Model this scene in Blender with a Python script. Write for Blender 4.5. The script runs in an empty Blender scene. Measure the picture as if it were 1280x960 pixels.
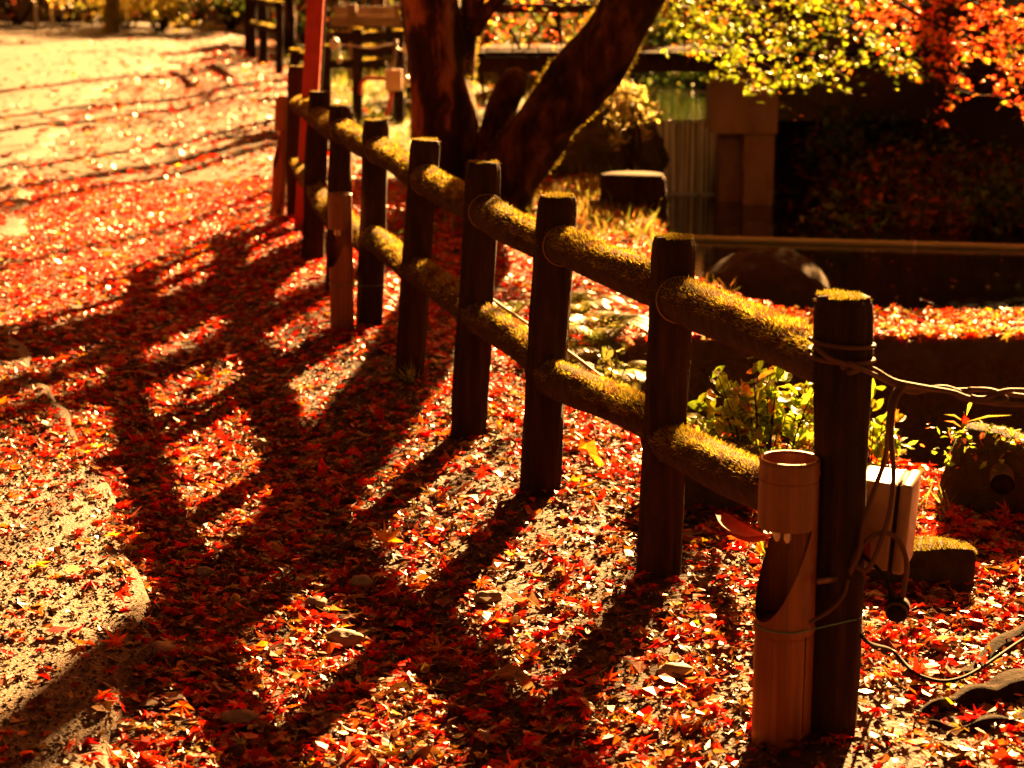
import bpy, math, random
import numpy as np
from mathutils import Vector, Matrix, noise as mnoise

SC = bpy.context.scene
COL = SC.collection
rng = np.random.default_rng(11)
random.seed(11)

# ------------------------------------------------------------------ camera, sky, sun, exposure
F_PX, PITCH, CAM_H = 2400.0, math.radians(12.54), 1.6
cam_data = bpy.data.cameras.new('camera')
cam = bpy.data.objects.new('camera', cam_data)
COL.objects.link(cam)
cam.location = (0, 0, CAM_H)
cam.rotation_euler = (math.radians(90) - PITCH, 0, 0)
cam_data.sensor_width = 36
cam_data.lens = 36 * F_PX / 1280
cam_data.clip_start = 0.05
cam_data.clip_end = 600
cam_data.dof.use_dof = True
cam_data.dof.focus_distance = 4.75
cam_data.dof.aperture_fstop = 4.6
SC.camera = cam

SUN_EL, SUN_AZ = math.radians(20.5), math.radians(18.0)     # azimuth measured from +Y towards +X
SUN_DIR = Vector((math.sin(SUN_AZ) * math.cos(SUN_EL), math.cos(SUN_AZ) * math.cos(SUN_EL), math.sin(SUN_EL)))
world = bpy.data.worlds.new('World')
SC.world = world
world.use_nodes = True
wn = world.node_tree
bg = wn.nodes['Background']
sky = wn.nodes.new('ShaderNodeTexSky')
sky.sky_type = 'NISHITA'
sky.sun_disc = False
sky.sun_elevation = SUN_EL
sky.sun_rotation = SUN_AZ
sky.dust_density = 4.0
sky.ozone_density = 0.3
tint = wn.nodes.new('ShaderNodeMixRGB')
tint.blend_type = 'MULTIPLY'
tint.inputs[0].default_value = 1
tint.inputs[2].default_value = (0.175, 0.043, 0.010, 1)
wn.links.new(sky.outputs[0], tint.inputs[1])
wn.links.new(tint.outputs[0], bg.inputs[0])
bg.inputs[1].default_value = 0.05
sun_data = bpy.data.lights.new('sun', 'SUN')
sun_data.energy = 5.0
sun_data.angle = math.radians(0.53)
sun_data.color = (1.0, 0.51, 0.155)
sun = bpy.data.objects.new('sun', sun_data)
COL.objects.link(sun)
sun.rotation_euler = SUN_DIR.to_track_quat('Z', 'Y').to_euler()
SC.view_settings.view_transform = 'Standard'
SC.view_settings.look = 'None'
SC.view_settings.exposure = 3.95
SC.view_settings.gamma = 1.0
SC.render.engine = 'CYCLES'
SC.cycles.max_bounces = 7
SC.cycles.transparent_max_bounces = 8
SC.cycles.sample_clamp_indirect = 6

# ------------------------------------------------------------------ placing helpers
def ray(px, py):
    d = Vector((0, math.cos(PITCH), -math.sin(PITCH))) + Vector((1, 0, 0)) * ((px - 640) / F_PX) \
        + Vector((0, math.sin(PITCH), math.cos(PITCH))) * ((480 - py) / F_PX)
    return d

def at(px, py, y):
    """point seen in the photograph at (px, py) that stands y metres ahead"""
    d = ray(px, py)
    t = y / d.y
    return Vector((d.x * t, y, CAM_H + d.z * t))

def on(px, py, z=0.0):
    """point of the level z seen at (px, py)"""
    d = ray(px, py)
    t = (z - CAM_H) / d.z
    return Vector((d.x * t, d.y * t, z))

def sm(a, b, x):
    t = np.clip((x - a) / (b - a), 0, 1)
    return t * t * (3 - 2 * t)

class Waves:
    def __init__(s, seed, n=9, f0=1.0, f1=4.0):
        r = np.random.default_rng(seed)
        a = r.uniform(0, 2 * np.pi, n)
        f = np.exp(r.uniform(np.log(f0), np.log(f1), n))
        s.kx, s.ky, s.ph, s.am = np.cos(a) * f, np.sin(a) * f, r.uniform(0, 6.28, n), (f0 / f) ** .8
        s.am = s.am / s.am.sum()
    def __call__(s, x, y):
        x = np.asarray(x, float)[..., None]
        y = np.asarray(y, float)[..., None]
        return (np.sin(x * s.kx + y * s.ky + s.ph) * s.am).sum(-1)

W_big, W_mid, W_fine, W_edge = Waves(1, 8, .5, 1.6), Waves(2, 12, 2, 7), Waves(3, 16, 12, 45), Waves(4, 12, 3, 22)
FY = [3.0, 3.85, 4.89, 5.7, 6.43, 7.33, 8.43, 9.3, 10.2, 12.2, 20, 40, 80]
FX = [.92, .68, .38, .08, -.156, -.41, -.64, -.86, -1.08, -1.38, -2.6, -6, -14]
def fence_x(y): return np.interp(y, FY, FX)
RY = [2.5, 3.67, 4.26, 5.6, 8.9, 15.6, 19.4, 24.4, 38, 90]
RX = [-.80, -.82, -.86, -1.22, -2.5, -3.9, -4.5, -5.1, -5.4, -7]
def road_edge(y): return np.interp(y, RY, RX)
SHY = [8.4, 8.9, 9.6, 11, 12.5, 14, 15.3, 16, 20, 30]
SHX = [1.60, 1.30, 1.02, .92, 1.0, 1.0, 1.03, 1.05, 1.3, 2.0]
WATER_Z = -0.30
def shore_x(y): return np.interp(y, SHY, SHX)
def hill_y(u): return np.interp(u, [-.5, -.13, -.09, -.03, .02, .06, .12, .17, .30, .6], [48, 48, 40, 34, 27, 23, 21, 16.0, 14.0, 13.5])
def ditch(x, y):
    ey = np.interp(x, [.1, .4, .7, 1.0, 1.5, 3], [7.5, 6.75, 6.35, 6.1, 5.75, 5.5])
    return sm(0, .45, y - ey) * (1 - sm(7.99, 8.02, y)) * sm(0, .4, x)
def height(x, y):
    x = np.asarray(x, float); y = np.asarray(y, float)
    z = .018 * W_big(x, y) + .008 * W_mid(x, y)
    s = x - fence_x(y)
    z = z + .03 * np.exp(-(s / .35) ** 2) - .035 * np.exp(-((s + .85) / .4) ** 2)
    z = z + .10 * np.exp(-((x - .55) / .5) ** 2 - ((y - 12.6) / 1.6) ** 2)
    z = z - .72 * ditch(x, y)
    pond = sm(-.12, .30, x - shore_x(y)) * sm(8.55, 8.62, y)
    z = z * (1 - pond) - .85 * pond
    u = x / np.maximum(y, 1)
    hy = hill_y(u)
    hmax = np.interp(u, [-.3, -.1, 0, .15, .3], [2.8, 3.0, 3.0, 2.8, 2.6])
    rise = np.clip((y - hy) * .75, 0, None)
    hill = hmax * (1 - np.exp(-rise / hmax))
    k = sm(0, .8, y - hy)
    z = z * (1 - k) + (hill - .05) * k + k * .25 * W_big(x * 1.3, y * 1.3)
    return z
def hz(x, y): return float(height(x, y))
def gp(px, py):
    z = 0.0
    for _ in range(8):
        p = on(px, py, z)
        z = hz(p.x, p.y)
    return on(px, py, z)

# ------------------------------------------------------------------ object helpers
def tag(o, label=None, cat=None, group=None, kind=None):
    if label: o['label'] = label
    if cat: o['category'] = cat
    if group: o['group'] = group
    if kind: o['kind'] = kind
    return o

def empty(name, loc, label, cat, group=None, rz=0.0):
    o = bpy.data.objects.new(name, None)
    o.location = loc
    o.rotation_euler.z = rz
    o.empty_display_size = .1
    COL.objects.link(o)
    return tag(o, label, cat, group)

def link(name, me, parent=None, loc=(0, 0, 0), world=False):
    o = bpy.data.objects.new(name, me)
    COL.objects.link(o)
    if parent is not None:
        o.parent = parent
        if world:      # mesh given in world coordinates: undo the parents' places
            p, off = parent, Vector((0, 0, 0))
            while p is not None:
                off += p.location
                p = p.parent
            o.location = -off
            return o
    o.location = loc
    return o

def mesh(name, V, Fs, mat, col=None, smooth=True):
    """Fs: array (n,3) or (n,4) or a list of lists"""
    me = bpy.data.meshes.new(name)
    V = np.asarray(V, np.float32)
    if isinstance(Fs, np.ndarray):
        n, k = Fs.shape
        me.vertices.add(len(V)); me.vertices.foreach_set('co', V.ravel())
        me.loops.add(n * k); me.loops.foreach_set('vertex_index', Fs.astype(np.int32).ravel())
        me.polygons.add(n); me.polygons.foreach_set('loop_start', np.arange(n, dtype=np.int32) * k)
    else:
        me.from_pydata([tuple(map(float, v)) for v in V], [], [tuple(map(int, f)) for f in Fs])
    me.update(calc_edges=True)
    me.polygons.foreach_set('use_smooth', np.full(len(me.polygons), smooth))
    if col is not None:
        a = me.color_attributes.new('tone', 'FLOAT_COLOR', 'POINT')
        c = np.ones((len(V), 4), np.float32); c[:, :3] = col
        a.data.foreach_set('color', c.ravel())
    for m in (mat if isinstance(mat, (list, tuple)) else [mat]):
        me.materials.append(m)
    me.validate()
    return me

def merge(parts):
    Vs, Fs, off = [], [], 0
    for V, F in parts:
        Vs.append(np.asarray(V, float)); Fs += [[i + off for i in f] for f in F]
        off += len(V)
    return np.concatenate(Vs), Fs

def spline(pts, n):
    """catmull-rom through pts, n steps per span; pts may carry extra columns"""
    P = np.asarray(pts, float)
    if len(P) < 3:
        t = np.linspace(0, 1, n + 1)[:, None]
        return P[0] * (1 - t) + P[1] * t
    Q = np.vstack([2 * P[0] - P[1], P, 2 * P[-1] - P[-2]])
    out = []
    for i in range(1, len(Q) - 2):
        for t in np.linspace(0, 1, n, endpoint=False):
            a, b, c, d = Q[i - 1], Q[i], Q[i + 1], Q[i + 2]
            out.append(.5 * (2 * b + (c - a) * t + (2 * a - 5 * b + 4 * c - d) * t * t + (3 * b - a - 3 * c + d) * t ** 3))
    out.append(P[-1])
    return np.array(out)

def tube(C, R, sides=12, rough=None, caps=True, cap_r=.0):
    """loft along C (n,3) with radii R (n or scalar); rough(theta, s)->relative radius"""
    C = np.asarray(C, float); n = len(C)
    R = np.full(n, R) if np.isscalar(R) else np.asarray(R, float)
    T = np.gradient(C, axis=0); T /= np.linalg.norm(T, axis=1)[:, None] + 1e-9
    a = np.array([0, 0, 1.]) if abs(T[0][2]) < .8 else np.array([1., 0, 0])
    N = np.zeros_like(C)
    u = a - T[0] * a.dot(T[0]); u /= np.linalg.norm(u)
    for i in range(n):
        u = u - T[i] * u.dot(T[i]); u /= np.linalg.norm(u); N[i] = u
    B = np.cross(T, N)
    th = np.arange(sides) / sides * 2 * np.pi
    s = np.concatenate([[0], np.cumsum(np.linalg.norm(np.diff(C, axis=0), axis=1))])
    rr = R[:, None] * np.ones((n, sides))
    if rough is not None:
        rr = rr * (1 + rough(th[None, :] + 0 * s[:, None], s[:, None] + 0 * th[None, :]))
    V = C[:, None, :] + rr[..., None] * (np.cos(th)[None, :, None] * N[:, None, :] + np.sin(th)[None, :, None] * B[:, None, :])
    V = V.reshape(-1, 3)
    i = np.arange(n - 1)[:, None] * sides; j = np.arange(sides)[None, :]; k = (j + 1) % sides
    F = np.stack([i + j, i + k, i + sides + k, i + sides + j], -1).reshape(-1, 4).tolist()
    if caps:
        V = np.vstack([V, C[0] - T[0] * cap_r, C[-1] + T[-1] * cap_r])
        a0, a1 = n * sides, n * sides + 1
        for q in range(sides):
            F.append([a0, (q + 1) % sides, q]); F.append([a1, (n - 1) * sides + q, (n - 1) * sides + (q + 1) % sides])
    return V, F

def box(cx, cy, cz, sx, sy, sz):
    V = [(cx + a * sx / 2, cy + b * sy / 2, cz + c * sz / 2) for a in (-1, 1) for b in (-1, 1) for c in (-1, 1)]
    return np.array(V), [[0, 1, 3, 2], [4, 6, 7, 5], [0, 4, 5, 1], [2, 3, 7, 6], [0, 2, 6, 4], [1, 5, 7, 3]]

def bevel_me(me, w, seg=2):
    import bmesh
    bm = bmesh.new(); bm.from_mesh(me)
    bmesh.ops.recalc_face_normals(bm, faces=bm.faces)
    bmesh.ops.bevel(bm, geom=list(bm.edges), offset=w, segments=seg, affect='EDGES', profile=.5)
    bm.to_mesh(me); bm.free(); me.update()
    return me

def lump(seed, r, sub=3, amp=.25, freq=1.3, flat=None):
    """irregular stone; r = (rx, ry, rz)"""
    import bmesh
    bm = bmesh.new(); bmesh.ops.create_icosphere(bm, subdivisions=sub, radius=1)
    off = Vector((seed * 7.3, seed * 3.1, seed * 1.7))
    V = []
    for v in bm.verts:
        d = 1 + amp * mnoise.noise(v.co * freq + off) + amp * .4 * mnoise.noise(v.co * freq * 3 + off) + amp * .15 * mnoise.noise(v.co * freq * 9 + off)
        p = v.co * d
        V.append((p.x * r[0], p.y * r[1], p.z * r[2]))
    F = [[v.index for v in f.verts] for f in bm.faces]
    bm.free()
    return np.array(V), F

def strap(a, b, w, t):
    a, b = Vector(a), Vector(b); d = (b - a).normalized(); s = d.cross(Vector((0, 1, 0))).normalized() * w / 2; n = d.cross(s).normalized() * t / 2
    V = [a - s - n, a + s - n, a + s + n, a - s + n, b - s - n, b + s - n, b + s + n, b - s + n]
    return np.array([tuple(v) for v in V]), [[0, 3, 2, 1], [4, 5, 6, 7], [0, 1, 5, 4], [1, 2, 6, 5], [2, 3, 7, 6], [3, 0, 4, 7]]

# ------------------------------------------------------------------ materials
def lnk(nt, a, b): nt.links.new(a, b)
def new_mat(name):
    m = bpy.data.materials.new(name); m.use_nodes = True
    nt = m.node_tree
    return m, nt, nt.nodes['Principled BSDF'], nt.nodes['Material Output']

def noisy(name, stops, scale=8, stretch=(1, 1, 1), rough=.8, bump=.3, bdist=.01, bscale=None, detail=8, spec=.3, dist=.3, bstretch=None, coords='Object'):
    m, nt, b, out = new_mat(name)
    tc = nt.nodes.new('ShaderNodeTexCoord')
    mp = nt.nodes.new('ShaderNodeMapping'); mp.inputs['Scale'].default_value = stretch
    lnk(nt, tc.outputs[coords], mp.inputs[0])
    n = nt.nodes.new('ShaderNodeTexNoise'); n.inputs['Scale'].default_value = scale; n.inputs['Detail'].default_value = detail
    n.inputs['Roughness'].default_value = .65; n.inputs['Distortion'].default_value = dist
    lnk(nt, mp.outputs[0], n.inputs['Vector'])
    r = nt.nodes.new('ShaderNodeValToRGB')
    lnk(nt, n.outputs[0], r.inputs[0])
    e = r.color_ramp.elements
    for i, (p, c) in enumerate(stops):
        el = e[i] if i < 2 else e.new(p)
        el.position = p; el.color = (*c, 1)
    lnk(nt, r.outputs[0], b.inputs['Base Color'])
    b.inputs['Roughness'].default_value = rough
    b.inputs['Specular IOR Level'].default_value = spec
    if bump:
        mp2 = nt.nodes.new('ShaderNodeMapping'); mp2.inputs['Scale'].default_value = bstretch or stretch
        lnk(nt, tc.outputs[coords], mp2.inputs[0])
        n2 = nt.nodes.new('ShaderNodeTexNoise'); n2.inputs['Scale'].default_value = bscale or scale * 3; n2.inputs['Detail'].default_value = 9
        n2.inputs['Roughness'].default_value = .7
        lnk(nt, mp2.outputs[0], n2.inputs['Vector'])
        bp = nt.nodes.new('ShaderNodeBump'); bp.inputs['Strength'].default_value = bump; bp.inputs['Distance'].default_value = bdist
        lnk(nt, n2.outputs[0], bp.inputs['Height']); lnk(nt, bp.outputs[0], b.inputs['Normal'])
    return m

def leafy(name, rough=.42, trans=.38, spec=.5, gain=1.25, vein=True):
    m, nt, b, out = new_mat(name)
    at_ = nt.nodes.new('ShaderNodeAttribute'); at_.attribute_name = 'tone'
    geo = nt.nodes.new('ShaderNodeNewGeometry')
    n = nt.nodes.new('ShaderNodeTexNoise'); n.inputs['Scale'].default_value = 70; n.inputs['Detail'].default_value = 4
    lnk(nt, geo.outputs['Position'], n.inputs['Vector'])
    mr = nt.nodes.new('ShaderNodeMapRange'); mr.inputs[1].default_value = .3; mr.inputs[2].default_value = .7
    mr.inputs[3].default_value = .55; mr.inputs[4].default_value = 1.25
    lnk(nt, n.outputs[0], mr.inputs[0])
    mul = nt.nodes.new('ShaderNodeVectorMath'); mul.operation = 'SCALE'
    lnk(nt, at_.outputs['Color'], mul.inputs[0]); lnk(nt, mr.outputs[0], mul.inputs['Scale'])
    lnk(nt, mul.outputs[0], b.inputs['Base Color'])
    b.inputs['Roughness'].default_value = rough; b.inputs['Specular IOR Level'].default_value = spec
    bp = nt.nodes.new('ShaderNodeBump'); bp.inputs['Strength'].default_value = .35; bp.inputs['Distance'].default_value = .003
    lnk(nt, n.outputs[0], bp.inputs['Height']); lnk(nt, bp.outputs[0], b.inputs['Normal'])
    tr = nt.nodes.new('ShaderNodeBsdfTranslucent')
    g = nt.nodes.new('ShaderNodeVectorMath'); g.operation = 'SCALE'; g.inputs['Scale'].default_value = gain
    lnk(nt, mul.outputs[0], g.inputs[0]); lnk(nt, g.outputs[0], tr.inputs['Color'])
    mx = nt.nodes.new('ShaderNodeMixShader'); mx.inputs[0].default_value = trans
    lnk(nt, b.outputs[0], mx.inputs[1]); lnk(nt, tr.outputs[0], mx.inputs[2]); lnk(nt, mx.outputs[0], out.inputs[0])
    return m

def plain(name, c, rough=.5, spec=.5, metal=0, bump=.1):
    m = noisy(name, [(.3, tuple(x * .8 for x in c)), (.7, tuple(min(1, x * 1.1) for x in c))], scale=25, rough=rough, bump=bump, bdist=.002, bscale=120, spec=spec)
    m.node_tree.nodes['Principled BSDF'].inputs['Metallic'].default_value = metal
    return m

M_litter = leafy('leaf_litter', .42, .36, .28, 1.6)
M_leaf = leafy('maple_leaf', .45, .45, .35, 1.4)
M_foliage = leafy('foliage', .38, .55, .5, 1.5)
M_far_foliage = leafy('far_foliage', .6, .35, .3, 1.2)
M_moss_hair = leafy('moss_hair', .7, .40, .2, 1.4)
M_grass = leafy('grass_blade', .5, .5, .4, 1.5)
M_grit = leafy('grit', .75, .0, .35, 1)
M_post = noisy('post_bark', [(.30, (.012, .006, .004)), (.55, (.036, .017, .008)), (.8, (.08, .04, .018))], scale=9, stretch=(5, 5, .55), rough=.9, bump=.9, bdist=.012, bscale=11, bstretch=(6, 6, .5), spec=.2)
M_rail = noisy('rail_moss', [(.25, (.022, .012, .005)), (.5, (.055, .032, .010)), (.8, (.10, .065, .015))], scale=30, rough=.95, bump=.9, bdist=.010, bscale=90, spec=.15)
M_trunk = noisy('trunk_bark', [(.42, (.010, .005, .003)), (.50, (.03, .012, .006)), (.56, (.15, .065, .024)), (.70, (.28, .15, .06))], scale=4.5, stretch=(1.5, 1.5, .5), rough=.9, bump=.9, bdist=.03, bscale=10, bstretch=(3, 3, .8), spec=.2)  # bark tones; the bright orange stops also put fill-lit patches into the colour
M_trunk_dark = noisy('dark_bark', [(.40, (.010, .005, .003)), (.52, (.045, .020, .008)), (.62, (.11, .048, .017)), (.76, (.16, .10, .03))], scale=6, stretch=(1.5, 1.5, .5), rough=.9, bump=1.0, bdist=.03, bscale=12, bstretch=(3, 3, .8), spec=.15)
M_stump = noisy('stump_wood', [(.3, (.018, .009, .005)), (.7, (.06, .032, .016))], scale=6, stretch=(4, 4, .4), rough=.95, bump=.8, bdist=.02, spec=.06)
M_wood = noisy('weathered_wood', [(.3, (.16, .10, .06)), (.7, (.40, .28, .18))], scale=5, stretch=(.6, 6, 6), rough=.8, bump=.4, bdist=.006, spec=.25)
M_darkwood = noisy('dark_wood', [(.3, (.020, .011, .007)), (.7, (.05, .028, .014))], scale=7, stretch=(2, 2, 1), rough=.95, bump=.6, bdist=.01, spec=.05)
M_bamboo = noisy('bamboo_cane', [(.25, (.09, .026, .003)), (.5, (.20, .064, .007)), (.75, (.30, .105, .013))], scale=7, stretch=(7, 7, .3), rough=.42, bump=.12, bdist=.003, bscale=60, bstretch=(8, 8, .3), spec=.45, dist=.8)
M_bamboo_in = plain('bamboo_inside', (.20, .07, .02), .8, .2)
M_bamboo_grey = noisy('bamboo_weathered', [(.3, (.30, .27, .12)), (.7, (.52, .48, .26))], scale=4, stretch=(.4, 7, 7), rough=.4, bump=.1, spec=.5)
M_rock = noisy('boulder_stone', [(.3, (.035, .022, .013)), (.55, (.065, .042, .025)), (.8, (.10, .068, .042))], scale=5.5, rough=.95, bump=1.0, bdist=.03, bscale=18, spec=.08)
M_pebble = noisy('path_stone', [(.3, (.14, .10, .07)), (.7, (.36, .27, .19))], scale=14, rough=.75, bump=.5, bdist=.005, bscale=60)
M_concrete = noisy('old_concrete', [(.25, (.13, .075, .05)), (.5, (.26, .16, .11)), (.8, (.34, .23, .16))], scale=3.0, stretch=(1.5, 1.5, .6), rough=.85, bump=.5, bdist=.01, bscale=26, spec=.25)
M_wall = noisy('damp_stone_wall', [(.3, (.025, .016, .010)), (.55, (.07, .042, .022)), (.8, (.13, .09, .04))], scale=5, rough=.85, bump=1.0, bdist=.03, bscale=16, spec=.3)
M_moss_stone = noisy('mossy_stone', [(.3, (.020, .014, .008)), (.6, (.06, .045, .015)), (.85, (.13, .11, .02))], scale=12, rough=.95, bump=.9, bdist=.015, bscale=40, spec=.2)
M_red = noisy('red_paint', [(.3, (.42, .025, .010)), (.7, (.60, .045, .018))], scale=20, rough=.45, bump=.15, bdist=.002, spec=.5)
M_box = plain('beige_plastic', (.21, .11, .045), .35, .5, 0, .05)
M_white = plain('white_paint', (.80, .72, .62), .4, .5)
M_tube = plain('frosted_glass_tube', (.82, .70, .55), .25, .6, 0, 0)
M_cable = plain('grey_cable', (.10, .05, .028), .7, .2)
M_black = plain('black_rubber', (.010, .007, .006), .75, .12)
M_rope = plain('pale_cord', (.22, .12, .06), .7, .3)
M_wire = plain('green_wire', (.10, .22, .15), .35, .6)
M_metal = plain('galvanised_strip', (.16, .10, .06), .45, .5, .5)
M_gold = plain('ochre_paint', (.62, .38, .06), .5, .4)
M_root = noisy('root_bark', [(.3, (.012, .007, .004)), (.7, (.045, .026, .013))], scale=16, rough=.95, bump=1.0, bdist=.02, bscale=35, spec=.06)

# ground: colour of the soil / moss carried by the mesh, grain by noise
def ground_mat(name, grit_scale, bump, bdist, rough=.85):
    m, nt, b, out = new_mat(name)
    a = nt.nodes.new('ShaderNodeAttribute'); a.attribute_name = 'tone'
    geo = nt.nodes.new('ShaderNodeNewGeometry')
    n = nt.nodes.new('ShaderNodeTexNoise'); n.inputs['Scale'].default_value = grit_scale; n.inputs['Detail'].default_value = 10; n.inputs['Roughness'].default_value = .75
    lnk(nt, geo.outputs['Position'], n.inputs['Vector'])
    v = nt.nodes.new('ShaderNodeTexVoronoi'); v.inputs['Scale'].default_value = grit_scale * 2.2
    lnk(nt, geo.outputs['Position'], v.inputs['Vector'])
    mr = nt.nodes.new('ShaderNodeMapRange'); mr.inputs[1].default_value = .3; mr.inputs[2].default_value = .7; mr.inputs[3].default_value = .4; mr.inputs[4].default_value = 1.7
    lnk(nt, n.outputs[0], mr.inputs[0])
    s = nt.nodes.new('ShaderNodeVectorMath'); s.operation = 'SCALE'
    lnk(nt, a.outputs['Color'], s.inputs[0]); lnk(nt, mr.outputs[0], s.inputs['Scale']); lnk(nt, s.outputs[0], b.inputs['Base Color'])
    ad = nt.nodes.new('ShaderNodeMath'); ad.operation = 'SUBTRACT'
    lnk(nt, n.outputs[0], ad.inputs[0])
    ml = nt.nodes.new('ShaderNodeMath'); ml.operation = 'MULTIPLY'; ml.inputs[1].default_value = .6
    lnk(nt, v.outputs['Distance'], ml.inputs[0]); lnk(nt, ml.outputs[0], ad.inputs[1])
    bp = nt.nodes.new('ShaderNodeBump'); bp.inputs['Strength'].default_value = bump; bp.inputs['Distance'].default_value = bdist
    lnk(nt, ad.outputs[0], bp.inputs['Height']); lnk(nt, bp.outputs[0], b.inputs['Normal'])
    b.inputs['Roughness'].default_value = rough; b.inputs['Specular IOR Level'].default_value = .35
    return m
M_ground = ground_mat('soil', 38, 1.0, .02)
M_road = ground_mat('gritty_asphalt', 60, .9, .012, .7)

def water_mat():
    m, nt, b, out = new_mat('pond_water')
    b.inputs['Base Color'].default_value = (.010, .008, .005, 1)
    b.inputs['Roughness'].default_value = .06
    b.inputs['IOR'].default_value = 1.33
    b.inputs['Specular IOR Level'].default_value = .5
    geo = nt.nodes.new('ShaderNodeNewGeometry')
    mp = nt.nodes.new('ShaderNodeMapping'); mp.inputs['Scale'].default_value = (1.0, 2.2, 1)
    lnk(nt, geo.outputs['Position'], mp.inputs[0])
    n = nt.nodes.new('ShaderNodeTexNoise'); n.inputs['Scale'].default_value = 5; n.inputs['Detail'].default_value = 5
    lnk(nt, mp.outputs[0], n.inputs['Vector'])
    bp = nt.nodes.new('ShaderNodeBump'); bp.inputs['Strength'].default_value = .12; bp.inputs['Distance'].default_value = .02
    lnk(nt, n.outputs[0], bp.inputs['Height']); lnk(nt, bp.outputs[0], b.inputs['Normal'])
    return m
M_water = water_mat()
def fall_mat():
    m, nt, b, out = new_mat('falling_water')
    tc = nt.nodes.new('ShaderNodeTexCoord')
    mp = nt.nodes.new('ShaderNodeMapping'); mp.inputs['Scale'].default_value = (30, 1, .3)
    lnk(nt, tc.outputs['Object'], mp.inputs[0])
    n = nt.nodes.new('ShaderNodeTexNoise'); n.inputs['Scale'].default_value = 1.6; n.inputs['Detail'].default_value = 4; n.inputs['Roughness'].default_value = .55
    lnk(nt, mp.outputs[0], n.inputs['Vector'])
    r = nt.nodes.new('ShaderNodeMapRange'); r.inputs[1].default_value = .42; r.inputs[2].default_value = .54; r.inputs[3].default_value = .12; r.inputs[4].default_value = .95
    lnk(nt, n.outputs[0], r.inputs[0]); lnk(nt, r.outputs[0], b.inputs['Alpha'])
    b.inputs['Base Color'].default_value = (.98, 1.0, 1.0, 1); b.inputs['Roughness'].default_value = .35; b.inputs['Specular IOR Level'].default_value = .9
    return m
M_fall = fall_mat()
M_foam = plain('foam', (.70, .85, .95), .5, .4, 0, .3)

# ------------------------------------------------------------------ the ground sheet
def grid(ys, us, zf, xf=None):
    Y, U = np.meshgrid(ys, us, indexing='ij')
    X = xf(Y, U) if xf else U * np.maximum(Y, 4)
    Z = zf(X, Y)
    n, k = Y.shape
    V = np.stack([X, Y, Z], -1).reshape(-1, 3)
    i = np.arange(n - 1)[:, None] * k; j = np.arange(k - 1)[None, :]
    F = np.stack([i + j, i + j + 1, i + k + j + 1, i + k + j], -1).reshape(-1, 4)
    return V, F

ys = np.concatenate([[-30, -10, 0, 1.5, 2.4], np.arange(2.8, 9.4, .035), np.geomspace(9.4, 70, 170), [90, 130, 200, 320]])
us = np.concatenate([[-6, -2.5, -1.2, -.7, -.45], np.linspace(-.36, .42, 210), [.5, .7, 1.2, 2.5, 6]])
V, Fq = grid(ys, us, lambda x, y: height(x, y) + .010 * W_fine(x, y) * (y < 12))
x, y = V[:, 0], V[:, 1]
s = x - fence_x(y)
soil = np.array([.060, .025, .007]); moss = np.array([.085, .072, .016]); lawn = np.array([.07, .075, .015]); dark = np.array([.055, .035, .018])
tone = np.tile(soil, (len(V), 1))
def blend(t, c, k): return t * (1 - k[:, None]) + c * k[:, None]
tone = blend(tone, moss, .6 * sm(-.1, .5, W_mid(x, y)) * sm(-.1, .2, s) * (y < 12))
tone = blend(tone, lawn, sm(.4, 1.2, s) * sm(11, 14, y))
u = x / np.maximum(y, 1)
tone = blend(tone, dark, sm(-1, .5, y - hill_y(u)))
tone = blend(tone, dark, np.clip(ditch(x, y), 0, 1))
tag(link('ground', mesh('ground', V, Fq, M_ground, tone)), 'leaf strewn earth floor of the park', None, None, 'structure')

# ------------------------------------------------------------------ asphalt path at the left, ragged edge lying on the soil
ys = np.concatenate([np.arange(1.5, 9.0, .03), np.geomspace(9, 60, 120)])
def road_x(Y, U):
    e = road_edge(Y) + (.05 + .012 * np.maximum(Y - 5, 0)) * W_edge(Y * 1.0, Y * 0 + 3) * 2.0
    return np.where(U < 1, e - (1 - U) ** 2 * (2.2 + Y * .30), e + (U - 1))
us = np.concatenate([np.linspace(0, .985, 90), [1.0, 1.012, 1.03]])
V, Fq = grid(ys, us, lambda a, b: height(a, b), road_x)
Ug = np.tile(us, len(ys))
lift = np.where(Ug <= .99, .040, np.where(Ug <= 1.001, .030, np.where(Ug < 1.02, .004, -.03)))
V[:, 2] += lift + .006 * W_fine(V[:, 0] * 1.3, V[:, 1] * 1.3) * (V[:, 1] < 10) + .01 * W_mid(V[:, 0], V[:, 1])
tone = np.array([.085, .045, .018]) * (1 - .30 * sm(9, 16, V[:, 1]))[:, None] * (1 + .25 * W_mid(V[:, 0] * .6, V[:, 1] * .6))[:, None]
tag(link('road', mesh('road', V, Fq, M_road, tone)), 'worn gritty asphalt road with a broken edge', None, None, 'structure')

# ------------------------------------------------------------------ pond
nx, ny = 60, 60
gx, gy = np.meshgrid(np.linspace(.3, 22, nx), np.linspace(8.3, 15.75, ny), indexing='ij')
V = np.stack([gx, gy, np.full_like(gx, WATER_Z)], -1).reshape(-1, 3)
i = np.arange(nx - 1)[:, None] * ny; j = np.arange(ny - 1)[None, :]
Fq = np.stack([i + j, i + ny + j, i + ny + j + 1, i + j + 1], -1).reshape(-1, 4)
tag(link('pond_water', mesh('pond_water', V, Fq, M_water)), 'still dark pond', None, None, 'structure')
V, Fq = grid(np.linspace(15.85, 24, 8), np.linspace(0, 1, 6), lambda a, b: 0 * a + .285, lambda Y, U: .6 + U * 5)
tag(link('stream_water', mesh('stream_water', V, Fq, M_water)), 'water above the weir', None, None, 'structure')

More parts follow.
